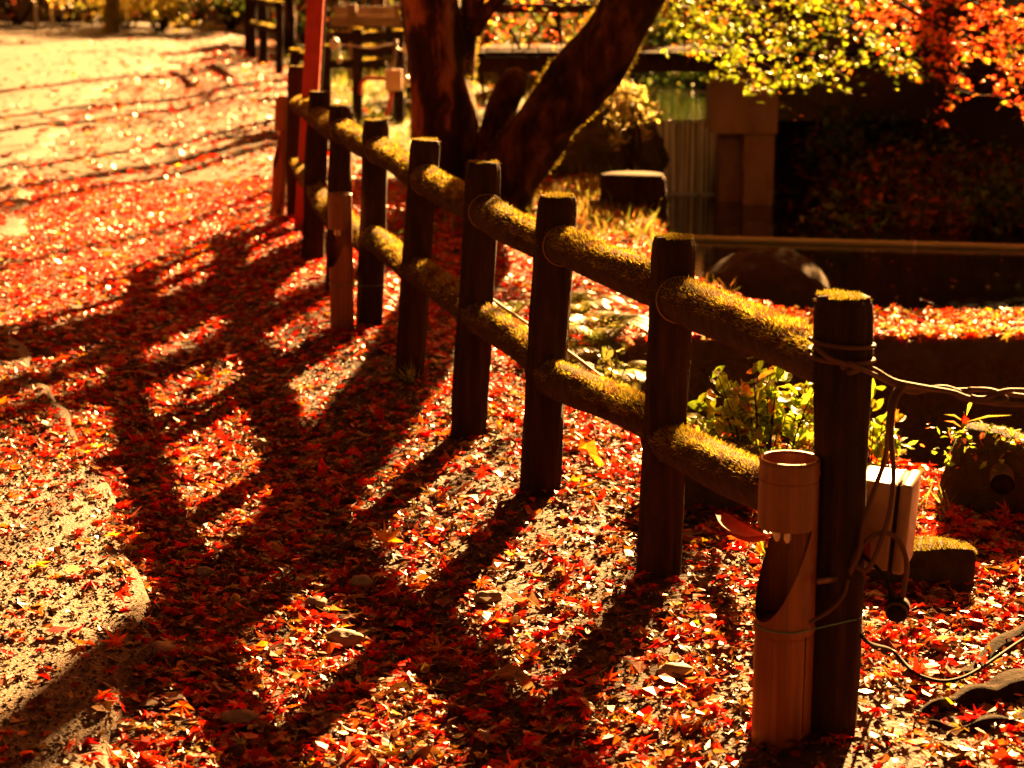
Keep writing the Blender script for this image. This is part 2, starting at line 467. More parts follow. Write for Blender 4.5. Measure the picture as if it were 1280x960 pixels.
# ------------------------------------------------------------------ leaf scattering
def star(lobes, notch, n_extra=0, stem=True):
    """(angles, lengths) -> fan template in the XY plane"""
    P = [(0, 0, 0)]
    for k, (a, l) in enumerate(lobes):
        t = math.radians(a)
        P.append((math.cos(t) * l, math.sin(t) * l, -.10 * l * l))
        if k < len(lobes) - 1:
            t2 = math.radians((a + lobes[k + 1][0]) / 2)
            P.append((math.cos(t2) * notch, math.sin(t2) * notch, .05))
    n = len(P) - 1
    F = [(0, i, i + 1) for i in range(1, n)]
    F.append((0, n, 1))
    if stem:
        q = len(P)
        P += [(-.02, -.1, 0), (.02, -.1, 0), (.03, -.75, .12)]
        F.append((q, q + 2, q + 1))
    return np.array(P), np.array(F)
T_maple7 = star([(-50, .42), (2, .72), (48, .95), (90, 1.05), (132, .95), (178, .72), (230, .42)], .30)
T_maple5 = star([(-25, .6), (35, .9), (90, 1.0), (145, .9), (205, .6)], .34, stem=False)
def oval(w=.42, fold=.12, n=5):
    P = [(0, -1, 0)]; L = []; R = []
    for i in range(1, n):
        t = i / n; yy = -1 + 2 * t; ww = w * math.sin(math.pi * t) ** .75
        P += [(-ww, yy, fold), (0, yy, 0), (ww, yy, fold)]
    P.append((0, 1, -.05)); q = len(P) - 1
    F = [(0, 2, 1), (0, 3, 2)]
    for i in range(n - 2):
        a = 1 + i * 3; b = a + 3
        F += [(a, a + 1, b), (a + 1, b + 1, b), (a + 1, a + 2, b + 1), (a + 2, b + 2, b + 1)]
    a = 1 + (n - 2) * 3
    F += [(a, a + 1, q), (a + 1, a + 2, q)]
    return np.array(P, float), np.array(F)
T_oval = oval()
T_small_oval = oval(.45, .1, 3)
T_frag = (np.array([(-.8, -.3, .1), (0, -.6, 0), (.7, -.1, .15), (.5, .6, 0), (-.4, .5, .2)], float), np.array([(0, 1, 4), (1, 2, 3), (1, 3, 4)]))
T_chip = (np.array([(-.9, -.25, 0), (.8, -.4, .1), (.3, .5, 0)], float), np.array([(0, 1, 2)]))
T_peb = (np.array([(1, 0, 0), (0, .8, 0), (-.9, 0, 0), (0, -1, 0), (.1, .1, .7)], float), np.array([(0, 1, 4), (1, 2, 4), (2, 3, 4), (3, 0, 4)]))
T_blade = (np.array([(-.028, 0, 0), (.028, 0, 0), (.022, .18, .5), (-.022, .18, .5), (0, .5, .9)], float), np.array([(0, 1, 2), (0, 2, 3), (3, 2, 4)]))

def scatter(T, pos, size, tilt=.3, curl=.3, col=None, nrm=None, yaw=None, aspect=0.0):
    """many copies of template T: returns V, F, C arrays"""
    P, Fc = T
    pos = np.asarray(pos, float); N = len(pos)
    if N == 0: return np.zeros((0, 3)), np.zeros((0, 3), int), np.zeros((0, 3))
    yaw = rng.uniform(0, 2 * np.pi, N) if yaw is None else yaw
    n = (np.tile([0, 0, 1.], (N, 1)) if nrm is None else np.asarray(nrm, float)) + rng.normal(0, tilt, (N, 3))
    n /= np.linalg.norm(n, axis=1)[:, None]
    t = np.stack([np.cos(yaw), np.sin(yaw), 0 * yaw], -1)
    t = t - n * (t * n).sum(1)[:, None]
    t /= np.linalg.norm(t, axis=1)[:, None] + 1e-9
    b = np.cross(n, t)
    c = rng.normal(0, curl, N)[:, None]; ca = rng.uniform(0, np.pi, N)[:, None]
    px, py, pz = P[:, 0][None], P[:, 1][None], P[:, 2][None]
    q = px * np.cos(ca) + py * np.sin(ca)
    zz = pz + c * q * q + rng.normal(0, curl * .35, (N, len(P)))
    wdt = 1 + rng.normal(0, .12 + aspect, N)[:, None]
    L = np.stack([px * wdt + 0 * zz, py + 0 * zz, zz], -1) * np.asarray(size, float).reshape(-1, 1, 1)
    Vv = pos[:, None, :] + L[..., 0:1] * t[:, None] + L[..., 1:2] * b[:, None] + L[..., 2:3] * n[:, None]
    Fi = (Fc[None] + (np.arange(N) * len(P))[:, None, None]).reshape(-1, 3)
    C = None if col is None else np.repeat(col, len(P), axis=0)
    return Vv.reshape(-1, 3), Fi, C

def cat(lst):
    Vs, Fs, Cs, off = [], [], [], 0
    for V, F, C in lst:
        if len(V) == 0: continue
        Vs.append(V); Fs.append(F + off); Cs.append(C); off += len(V)
    return np.concatenate(Vs), np.concatenate(Fs), np.concatenate(Cs)

RED, ORANGE, YEL, TAN, BROWN, DK, PALE, CRIM = (np.array(c) for c in
    [(.52, .014, .003), (.60, .090, .006), (.62, .28, .012), (.28, .105, .024), (.13, .040, .011), (.05, .014, .005), (.38, .21, .09), (.30, .007, .004)])
PALETTE = np.array([RED, ORANGE, YEL, TAN, BROWN, DK, PALE, CRIM])
def palette(N, w):
    w = np.asarray(w, float)
    if w.ndim == 1: w = np.tile(w, (N, 1))
    cw = np.cumsum(w / w.sum(1)[:, None], 1)
    k = (rng.random(N)[:, None] > cw).sum(1).clip(0, 7)
    c = PALETTE[k] * rng.uniform(.65, 1.3, N)[:, None]
    c[:, 1] *= rng.uniform(.6, 1.6, N)
    return c.clip(0, .9), k

def field(N, y0, y1, u0=-.46, u1=.40):
    """uniform over the wedge of ground the view takes in"""
    y = np.sqrt(rng.uniform(y0 ** 2, y1 ** 2, N)); u = rng.uniform(u0, u1, N)
    return u * y, y
W_patch = Waves(9, 10, .8, 3.5); W_patch2 = Waves(10, 12, 3, 11)
def keep_prob(x, y):
    s = x - fence_x(y); r = x - road_edge(y)
    p = np.full_like(x, 1.0)
    bare = np.exp(-((s + .1) / .55) ** 2) * (y < 7.6)                       # trodden soil along the near posts
    p *= 1 - .72 * bare * sm(-.5, .35, W_patch2(x, y) + .3)
    p = np.where(r < .0, .22 + .35 * sm(-.1, .5, W_patch2(x * .7, y * .7)), p)
    p = np.where((r < 0) & (y > 5.8) & (y < 13), np.maximum(p, .75), p)
    p = np.where((r < 0), p * np.where(y > 9, np.clip(1.0 + r / 3.0, .12, 1), 1), p)
    p = np.where((r < -.05) & (y < 5.4), p * .55, p)
    lawnk = sm(.6, 1.3, s) * sm(11, 14, y)
    p *= 1 - .80 * lawnk
    water = (x > shore_x(y) + .02) & (y > 8.6)
    p = np.where(water, 0, p)
    p = np.where(ditch(x, y) > .4, .12 * p, p)
    p = np.where(y > hill_y(x / y), 0, p)
    p = np.where((y > 7.97) & (y < 8.62) & (x > .8), 0, p)
    return p
def redness(x, y):
    s = x - fence_x(y)
    a = sm(6.2, 9, y) * (1 - .8 * sm(14, 20, y)) * sm(-3.2, -.8, s)
    b = sm(.15, .6, s) * sm(4.6, 5.4, y)
    return np.clip(np.maximum(a, b), 0, 1) * (.65 + .35 * sm(-.5, .3, W_patch(x, y)))
WN = np.array([.23, .13, .02, .15, .25, .10, .015, .10]); WR = np.array([.44, .24, .04, .04, .06, .02, .03, .13])

def litter(N, y0, y1, size, tmpls, lift, tilt, curl, big=0):
    x, y = field(N, y0, y1)
    k = rng.random(N) < keep_prob(x, y)
    x, y = x[k], y[k]; n = len(x)
    col, kk = palette(n, WN[None] * (1 - redness(x, y))[:, None] + WR[None] * redness(x, y)[:, None])
    r = x - road_edge(y)
    z = height(x, y) + np.where(r < 0, .042, 0) + rng.uniform(.001, lift, n) * np.where(r < 0, .4, 1)
    e = .03
    nr = np.stack([-(height(x + e, y) - height(x - e, y)) / (2 * e), -(height(x, y + e) - height(x, y - e)) / (2 * e), np.ones(n)], -1)
    out = []
    which = rng.integers(0, 100, n)
    lo = 0
    for T, share, sc in tmpls:
        mk = (which >= lo) & (which < lo + share); lo += share
        out.append(scatter(T, np.stack([x, y, z], -1)[mk], size * sc * np.exp(rng.normal(-.15, .28, mk.sum())).clip(.45, 1.75), tilt, curl, col[mk], nr[mk]))
    return out

parts = litter(40000, 2.9, 7.2, .032, [(T_maple7, 56, 1.0), (T_oval, 14, .85), (T_frag, 30, .65)], .020, .22, .34)
parts += litter(60000, 7.2, 14, .036, [(T_maple7, 55, 1.0), (T_oval, 10, .8), (T_frag, 35, .8)], .026, .20, .26)
parts += litter(42000, 14, 41, .055, [(T_maple5, 55, 1.0), (T_frag, 45, .9)], .03, .25, .25)
V, Fq, C = cat(parts)
tag(link('leaf_litter', mesh('leaf_litter', V, Fq, M_litter, C, False)), 'red, orange and brown maple leaves carpeting the ground', 'fallen leaves', None, 'stuff')

# small debris: chips, twigs, grit
x, y = field(75000, 2.9, 8.0)
k = (y < 7.95) & (ditch(x, y) < .9); x, y = x[k], y[k]; n = len(x)
r = x - road_edge(y)
col = np.array([(.14, .07, .028), (.06, .028, .011), (.22, .13, .06), (.03, .014, .007)])[rng.integers(0, 4, n)] * rng.uniform(.6, 1.2, (n, 1))
pos = np.stack([x, y, height(x, y) + np.where(r < 0, .040, 0) + rng.uniform(.000, .006, n)], -1)
m1 = rng.random(n) < np.where(r < 0, .25, .6)
a = scatter(T_chip, pos[m1], rng.uniform(.004, .016, m1.sum()), .45, .3, col[m1])
tag(link('leaf_crumbs', mesh('leaf_crumbs', *a[:2], M_litter, a[2], False)), 'brown crumbs of broken leaves and bark on the soil', 'debris', None, 'stuff')
m2 = ~m1
b = scatter(T_peb, pos[m2], rng.uniform(.0025, .008, m2.sum()) * np.where(rng.random(m2.sum()) < .05, 2.0, 1), .35, .1, col[m2] * .9)
tag(link('grit', mesh('grit', *b[:2], M_grit, b[2], False)), 'fine gravel worked loose from the asphalt and soil', 'gravel', None, 'stuff')

# ------------------------------------------------------------------ single leaves that stand out
def one_leaf(T, size, col, curl, seed):
    global rng
    keep = rng; rng = np.random.default_rng(seed)
    V, Fq, C = scatter(T, [(0, 0, 0)], [size], .0, curl, np.array([col]), yaw=np.array([0.]))
    rng = keep
    return mesh('maple_leaf', V, Fq, M_leaf, C, False)
kinds = [('bright red maple leaf lying on the trodden leaf litter beside the fence', 'bright red leaves on the path', RED, T_maple7),
         ('orange maple leaf lying among brown leaves on the ground by the fence', 'orange leaves on the path', ORANGE, T_maple7),
         ('tan dried oval leaf lying among the maple leaves on the path', 'dry tan oval leaves on the path', PALE * .9, T_oval),
         ('dark crimson maple leaf lying flat in the shade of the path', 'crimson leaves on the path', CRIM, T_maple7)]
leaf_me = [[one_leaf(k[3], .040 if k[3] is T_maple7 else .032, k[2] * f, .35, 50 + i * 7 + j) for j, f in enumerate((1, .8, 1.15))] for i, k in enumerate(kinds)]
cnt = 0
xs, ys_ = field(900, 3.3, 6.6, -.25, .27)
LEAVES = 110
for i in range(len(xs)):
    if cnt >= LEAVES: break
    xx, yy = xs[i], ys_[i]
    if ditch(xx, yy) > .2: continue
    q = random.choices([0, 1, 2, 3], [.5, .15, .2, .15])[0]
    o = link('maple_leaf' if q != 2 else 'oval_leaf', random.choice(leaf_me[q]))
    o.location = (xx, yy, hz(xx, yy) + (.05 if xx < road_edge(yy) else .03) + random.uniform(0, .008))
    o.rotation_euler = (random.gauss(0, .45), random.gauss(0, .45), random.uniform(0, 6.28))
    o.scale = [random.uniform(.75, 1.15)] * 3
    s_ = xx - fence_x(yy)
    zone = ('on the gritty road at the left' if xx < road_edge(yy) else
            'right of the nearest fence post' if s_ > .05 and yy < 5 else
            'on the slope behind the fence' if s_ > .05 else
            'near the foot of the front fence posts' if s_ > -.45 and yy < 5.2 else
            'near the foot of the middle fence posts' if s_ > -.45 else
            'low in the middle of the path' if yy < 4.4 else
            'half way up the path' if yy < 5.5 else 'where the path narrows between road and fence')
    kn = ['bright red maple leaf lying', 'orange maple leaf lying', 'dry tan oval leaf lying', 'dark crimson maple leaf lying'][q]
    tag(o, kn + ' ' + zone, 'leaf', ['red', 'orange', 'tan oval', 'crimson'][q] + ' leaves ' + zone); cnt += 1
def special_leaf(px, py, T, size, col, rot, label, name='maple_leaf', up=.04):
    p = gp(px, py)
    o = link(name, one_leaf(T, size, col, .5, int(px)))
    o.location = (p.x, p.y, p.z + up); o.rotation_euler = rot
    tag(o, label, 'leaf')
special_leaf(486, 692, T_maple7, .065, YEL, (1.0, .2, .5), 'large golden yellow leaf standing up in the sunlit patch of the path')
special_leaf(738, 585, T_oval, .07, YEL * np.array([1, .8, 1]), (.5, .3, .7), 'long yellow oval leaf behind the third fence post from the near end', 'oval_leaf')
special_leaf(655, 765, T_oval, .05, PALE * .5, (.2, .1, 1.2), 'broad brown leaf lying in the shade between two post shadows', 'oval_leaf', .03)
special_leaf(640, 865, T_oval, .055, PALE * .6, (.15, -.1, 1.5), 'broad pinkish brown leaf in the shadow at the bottom of the path', 'oval_leaf', .03)

# ------------------------------------------------------------------ moss and bark helpers
def fuzz(name, pts, nrm, L, parent, cols, mat=None, hang=.4, width=.22):
    """short hair-like moss blades rooted on a surface: one triangle each"""
    N = len(pts)
    d = nrm + rng.normal(0, .55, (N, 3)); d[:, 2] -= hang * rng.random(N)
    d /= np.linalg.norm(d, axis=1)[:, None]
    w = np.cross(d, rng.normal(0, 1, (N, 3))); w /= np.linalg.norm(w, axis=1)[:, None]
    Ls = L * rng.uniform(.5, 1.3, (N, 1))
    V = np.stack([pts - w * Ls * width * .5 - nrm * .002, pts + w * Ls * width * .5 - nrm * .002, pts + d * Ls], 1).reshape(-1, 3)
    Fq = np.arange(N * 3).reshape(-1, 3)
    o = link(name, mesh(name, V, Fq, mat or M_moss_hair, np.repeat(cols, 3, 0), False), parent, world=True)
    o['kind'] = 'stuff'
    return o
def moss_cols(N, patch=None):
    a = np.array([.34, .27, .02]); b = np.array([.18, .12, .018]); c = np.array([.46, .38, .035])
    k = rng.random(N)[:, None]
    base = np.where(k < .4, a, np.where(k < .75, b, c))
    return base * rng.uniform(.6, 1.25, (N, 1))

def bark(seed, ridges=(7, 11, 17), a=.05, b=.05):
    r = np.random.default_rng(seed); ph = r.uniform(0, 6.28, 12)
    def f(th, s):
        v = 0
        for i, k in enumerate(ridges):
            v = v + a / (i + 1) * np.sin(k * th + ph[i] + 1.6 * np.sin(s * (5 + 3 * i) + ph[i + 3]))
        v = v + b * np.sin(s * 4.1 + ph[6]) * np.cos(th + ph[7]) + b * .5 * np.sin(s * 11 + 2 * th + ph[8]) + .012 * np.sin(s * 90 + 5 * th + ph[9]) * np.sin(th * 9 + s * 30)
        return v
    return f

# ------------------------------------------------------------------ the log fence
POSTS = [  # base px, top px, width px, how seen
    (1037, 912, 1054, 367, 68), (822, 717, 843, 294, 53), (672, 614, 697, 242, 48), (583, 544, 604, 200, 42),
    (508, 470, 533, 172, 35), (460, 408, 471, 147, 32), (420, 364, 426, 129, 28), (390, 327, 399, 112, 26), (371, 270, 372, 80, 24)]
fence = empty('log_fence', (0, 6, 0), 'long mossy log fence of round posts and two rails running along the path', 'fence')
post_pts = []
for i, (bx, by, tx, ty, w) in enumerate(POSTS):
    b = gp(bx, by); t = at(tx, ty + 3, b.y + .01)
    R = w / F_PX * (b.y / math.cos(math.radians(12))) / 2 * 1.02
    post_pts.append((b, t, R))
    n = 46 if i < 5 else 24
    C = spline([b - Vector((0, 0, .08)), b * .5 + t * .5 + Vector((random.uniform(-.006, .006), 0, 0)), t], n // 2)
    rad = np.full(len(C), R) * np.linspace(1.03, .97, len(C))
    rad[-1] *= .90; rad[-2] *= .985
    if i == 0: rad *= 1 + .03 * np.sin(np.linspace(0, 9, len(C)))
    Vt, Ft = tube(C, rad, 36 if i < 5 else 20, bark(100 + i), True, .003)
    po = link('post', mesh('post', Vt, Ft, M_post), fence, world=True)
    # moss cap
    N = 2600 if i < 3 else 1200
    a = rng.uniform(0, 6.28, N); q = R * .96 * np.sqrt(rng.random(N))
    pts = np.stack([t.x + q * np.cos(a), t.y + q * np.sin(a), np.full(N, t.z + .002)], -1)
    m = (W_fine(pts[:, 0] * 3 + i, pts[:, 1] * 3) > -.02) & (rng.random(N) < .75)
    pts = pts[m]
    fuzz('moss', pts, np.tile([0, 0, 1.], (len(pts), 1)), .007, po, moss_cols(len(pts)) * .7)
    # thin fringe of moss, bark fibres down the sides
    N = 1500 if i < 4 else 500
    h = rng.random(N) ** .8; a = rng.uniform(0, 6.28, N)
    c = np.array(b)[None] * (1 - h)[:, None] + np.array(t)[None] * h[:, None]
    nr = np.stack([np.cos(a), np.sin(a), np.zeros(N)], -1)
    fuzz('bark_fibres', c + nr * R * .99, nr, .008, po, np.tile([.06, .035, .015], (N, 1)) * rng.uniform(.5, 1.5, (N, 1)), hang=1.2, width=.3)

def post_at(i, py):
    b, t, R = post_pts[i]
    f = (b.z - at(POSTS[i][0], py, b.y).z) / (b.z - t.z)
    return b.lerp(t, f), R
# rails: (near post, far post, y at near post, y at far post, y thickness)
RAILS = [(0, 1, 462, 372), (1, 2, 366, 304), (2, 3, 309, 262), (3, 4, 262, 224), (4, 5, 226, 186), (5, 6, 190, 162), (6, 7, 167, 147), (7, 8, 148, 130),
         (0, 1, 645, 553), (1, 2, 537, 470), (2, 3, 455, 395), (3, 4, 395, 337), (4, 5, 345, 297), (5, 6, 310, 268), (6, 7, 282, 238), (7, 8, 240, 205)]
for k, (i, j, y0, y1) in enumerate(RAILS):
    A, Ra = post_at(i, y0); B, Rb = post_at(j, y1)
    R = .0535 if k < 8 else .052
    A = A + Vector((0, .012, 0)); B = B + Vector((0, .012, 0))
    d = (B - A); ln = d.length
    A2 = A - d.normalized() * .03; B2 = B + d.normalized() * .055
    mid = (A + B) / 2 + Vector((random.uniform(-.008, .008), 0, random.uniform(-.012, .004)))
    C = spline([A2, mid, B2], 26 if min(i, j) < 4 else 14)
    sa, sb = random.random() * 6, random.random() * 6
    rad = R * (1 + .05 * np.sin(np.linspace(sa, sa + 7, len(C))))
    rad[-1] *= .8; rad[0] *= .8
    Vt, Ft = tube(C, rad, 30 if min(i, j) < 4 else 18, bark(300 + k, (3, 5, 9), .03, .04), True, .004)
    ro = link('rail', mesh('rail', Vt, Ft, M_rail), fence, world=True)
    if min(i, j) < 8:
        near = min(i, j)
        N = int(ln * (30000 if near < 2 else 20000 if near < 4 else 9000))
        s_ = rng.random(N); a = rng.uniform(0, 2 * np.pi, N)
        idx = s_ * (len(C) - 1); i0 = idx.astype(int).clip(0, len(C) - 2); fr = (idx - i0)[:, None]
        cc = C[i0] * (1 - fr) + C[i0 + 1] * fr
        T = np.array(d.normalized()); up = np.array([0, 0, 1.]) - T * T[2]; up /= np.linalg.norm(up); sd = np.cross(T, up)
        nr = np.cos(a)[:, None] * up + np.sin(a)[:, None] * sd
        # thick on the crown, in shaggy patches down the flanks
        pr = sm(-.15, .55, nr[:, 2] + 1.3 * W_fine(s_ * ln * 1.3 + k, a * .07 + k) + .5 * W_mid(s_ * ln * 2 + 3 * k, a * .3))
        mk = rng.random(N) < pr * .93 + .05
        cc, nr = cc[mk], nr[mk]; n = len(cc)
        Lh = (np.where(nr[:, 2] > .2, .011, .006) * (1 + .7 * W_mid(s_[mk] * ln * 6 + k, a[mk] * 2)))[:, None] * (1.0 if near < 3 else 1.25)
        rr = R * (1.0 + bark(300 + k, (3, 5, 9), .03, .04)(a[mk], s_[mk] * ln))
        colm = moss_cols(n); pt = (W_fine(s_[mk] * ln * 2.6 + 5 * k, a[mk] * .16 + 2) + rng.normal(0, .12, n))[:, None]
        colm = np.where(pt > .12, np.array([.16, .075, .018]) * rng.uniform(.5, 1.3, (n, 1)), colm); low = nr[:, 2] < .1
        colm[low] = colm[low] * np.array([.30, .22, .4])  # flank moss darkened and reddened, putting the rail's shaded side into its colour
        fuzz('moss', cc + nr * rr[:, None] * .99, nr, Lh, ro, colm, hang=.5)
    # cord tie: a loop round the rail beside the farther post
    if k < 8 and k != 7:
        cpt = B - d.normalized() * (Rb + .018)
        T = d.normalized(); up = Vector((0, 0, 1)) - T * T.z; up.normalize(); sd = T.cross(up)
        loops = []
        for off in ((0, .010) if k in (5, 6) else (0,)):
            th = np.linspace(0, 2 * np.pi, 30)
            Lp = [cpt - T * (off + .012 * math.sin(q)) + up * math.cos(q) * (R + .005) + sd * math.sin(q) * (R + .005) for q in th]
            loops.append(tube([tuple(p) for p in Lp], .0024, 6, None, False))
        Vt, Ft = merge(loops)
        link('cord', mesh('cord', Vt, Ft, M_rope), fence, world=True)

# thin pinkish pipe running behind the lower rail
def lay(name, pts, r, mat, label=None, cat=None, parent=None, sides=8, n=10, group=None):
    C = spline([tuple(p) for p in pts], n)
    Vt, Ft = tube(C, r, sides)
    if parent is None:
        c0 = Vector(pts[0]); Vt = Vt - np.array(c0)
        o = link(name, mesh(name, Vt, Ft, mat), loc=c0)
        return tag(o, label, cat, group)
    return link(name, mesh(name, Vt, Ft, mat), parent, world=True)
lay('thin_pipe', [at(612, 372, 6.62), at(655, 402, 6.12), at(720, 447, 5.66), at(802, 512, 5.15), at(822, 528, 5.05)], .0055, M_rope,
    'thin pink flexible pipe lying along the back of the lower fence rail', 'pipe')

# ------------------------------------------------------------------ cables tied to the end post
P0, T0, R0 = post_pts[0]
bundle = empty('cable_bundle', at(1050, 445, P0.y), 'brown looped cables tied round the near fence post and strung out to the right', 'cable')
def P(px, py, dy=0.0): return at(px, py, P0.y + dy)
def ringpts(py0, py1, r, turns=1.0, n=22, ph=0.0):
    out = []
    for q in range(n + 1):
        a = ph + 2 * math.pi * turns * q / n
        f = q / n
        c, _ = post_at(0, py0 + (py1 - py0) * f)
        out.append(c + Vector((math.cos(a) * r, math.sin(a) * r, 0)))
    return out
lay('cable', ringpts(424, 440, R0 + .008, 1.0, 24, math.pi) , .0045, M_cable, parent=bundle, n=3)
lay('cable', ringpts(440, 450, R0 + .008, 1.0, 24, 0), .0045, M_cable, parent=bundle, n=3)
lay('knot', [P(1053, 460, -.075), P(1062, 455, -.085), P(1068, 462, -.08), P(1060, 466, -.085), P(1072, 463, -.075)], .006, M_cable, parent=bundle, n=4)
lay('cable', [P(1018, 432, -.06), P(1035, 447, -.085), P(1056, 455, -.085), P(1078, 462, -.06), P(1097, 470, -.02), P(1120, 480, 0), P(1150, 486, .02), P(1192, 488, .03), P(1232, 487, .04), P(1262, 493, .05), P(1330, 500, .1)], .0048, M_cable, parent=bundle)
lay('cable', [P(1078, 456, -.02), P(1095, 463, -.01), P(1118, 476, .0), P(1150, 483, .0), P(1190, 490, .0), P(1210, 497, 0), P(1250, 505, .02), P(1330, 506, .08)], .0048, M_cable, parent=bundle)
lay('cable', [P(1086, 465, 0), P(1108, 476, .02), P(1140, 490, .02), P(1180, 484, .02), P(1225, 498, .03), P(1262, 488, .03), P(1330, 492, .1)], .0048, M_cable, parent=bundle)
lay('cable', [P(1190, 486, .01), P(1200, 497, 0), P(1230, 503, 0), P(1258, 499, .02), P(1240, 488, .03), P(1210, 486, .03)], .0042, M_cable, parent=bundle)
lay('cable', [P(1126, 480, 0), P(1114, 500, -.01), P(1110, 540, -.02), P(1106, 575, -.03), P(1090, 620, -.05), P(1080, 655, -.06), P(1074, 690, -.06), P(1062, 715, -.05)], .0052, M_cable, parent=bundle)
lay('cable', [P(1130, 482, 0), P(1118, 505, -.02), P(1114, 545, -.04), P(1117, 590, -.05), P(1112, 640, -.06), P(1098, 685, -.07), P(1084, 712, -.06), P(1068, 708, -.05), P(1060, 720, -.04)], .0055, M_cable, parent=bundle)
lay('cable', [P(1058, 722, -.04), P(1072, 690, -.05), P(1096, 667, -.06), P(1120, 672, -.06), P(1133, 700, -.06), P(1130, 735, -.06), P(1126, 752, -.06)], .0055, M_cable, parent=bundle)
lay('cable', [P(1060, 724, -.05), P(1054, 745, -.06), P(1036, 764, -.075), P(1012, 778, -.085)], .0040, M_cable, parent=bundle)
# socket and black lead
sock = empty('round_socket', at(1122, 760, P0.y - .06), 'black round rubber socket hanging on its cable beside the near post', 'socket')
c = at(1122, 760, P0.y - .06)
ax = (at(1120, 772, P0.y - .09) - at(1125, 748, P0.y - .03)).normalized()
C = [tuple(c - ax * .028), tuple(c - ax * .012), tuple(c - ax * .010), tuple(c + ax * .012)]
Vt, Ft = tube(C, np.array([.008, .012, .024, .025]), 24); link('housing', mesh('housing', Vt, Ft, M_black), sock, world=True)
ring_c = c + ax * .014
Vt, Ft = tube([tuple(ring_c - ax * .003), tuple(ring_c + ax * .003)], .0235, 24); link('rim', mesh('rim', Vt, Ft, M_cable), sock, world=True)
Vt, Ft = tube([tuple(ring_c + ax * .0031), tuple(ring_c + ax * .008)], .019, 20); link('face', mesh('face', Vt, Ft, M_black), sock, world=True)
lay('black_cord', [P(1072, 690, -.03), P(1092, 706, -.04), P(1108, 725, -.05), P(1115, 752, -.06)], .0045, M_black, 'short black cord curving from the red plug to the round socket', 'cable')
g1, g2, g3 = gp(1150, 864), gp(1205, 862), gp(1300, 812)
lay('black_cord', [P(1064, 775, 0), P(1085, 803, .0), Vector((gp(1108, 838).x, gp(1108, 838).y - .05, .09)), g1 + Vector((0, 0, .035)), g2 + Vector((0, 0, .03)), g3 + Vector((0, 0, .05)), gp(1400, 770) + Vector((0, 0, .03))], .0042, M_black,
    'thin black cord sagging from the near post and lying on the ground to the right', 'cable')
red_plug = empty('red_plug', P(1081, 690, -.02), 'small red plastic plug under the beige box', 'plug')
me = bevel_me(mesh('plug_body', *box(*P(1081, 688, -.02), .022, .02, .034), plain('dull_red_plastic', (.16, .010, .006), .7, .2)), .004); link('plug_body', me, red_plug, world=True)
Vt, Ft = tube([tuple(P(1080, 673, -.02)), tuple(P(1080, 680, -.02))], .009, 12); link('cable_gland', mesh('cable_gland', Vt, Ft, M_red), red_plug, world=True)

# ------------------------------------------------------------------ beige junction box on its stake
ybx = P0.y + .06
jb = empty('junction_box', at(1105, 720, ybx), 'beige plastic junction box fixed behind the near fence post', 'junction box')
tl, br = at(1071, 592, ybx), at(1132, 722, ybx)
w_, h_ = .150, (tl.z - br.z) * .84
body = bevel_me(mesh('body', *box(0, 0, 0, .085, .13, h_), M_box), .009, 3)
o = link('body', body, jb); cen = at(1097, 647, ybx + .05); o.location = cen - jb.location; o.rotation_euler = (0, .06, -.35)
lid = bevel_me(mesh('lid', *box(0, 0, 0, .026, .136, h_ + .006), M_box), .009, 3)
o = link('lid', lid, jb); o.location = cen - jb.location + Matrix.Rotation(-.35, 3, 'Z') @ Vector((.060, .0, -.003)); o.rotation_euler = (0, .06, -.35)
seam = mesh('seam', *box(0, 0, 0, .006, .128, h_ - .006), M_black)
o = link('seam', seam, jb); o.location = cen - jb.location + Matrix.Rotation(-.35, 3, 'Z') @ Vector((.0445, .0, -.002)); o.rotation_euler = (0, .06, -.35)
stake = empty('steel_stake', gp(1048, 888), 'flat galvanised stake driven in against the back of the near fence post', 'stake')
gb = gp(1043, 893); ys0 = P0.y + .035
a0, a1 = at(1046, 893, ys0), at(1066, 672, ys0)
C = [tuple(a0 - Vector((0, 0, .05))), tuple(a1)]
Vt, Ft = strap(a0 - Vector((0, 0, .05)), a1, .034, .012); link('bar', bevel_me(mesh('bar', Vt, Ft, M_metal), .002), stake, world=True)
Vt, Ft = strap(at(1022, 727, P0.y - .085), at(1056, 722, P0.y - .03), .012, .004)
link('clamp', mesh('clamp', Vt, Ft, M_metal), stake, world=True)
Vt, Ft = strap(at(1056, 722, P0.y - .03), at(1068, 715, P0.y + .01), .012, .004)
link('clamp', mesh('clamp', Vt, Ft, M_metal), stake, world=True)

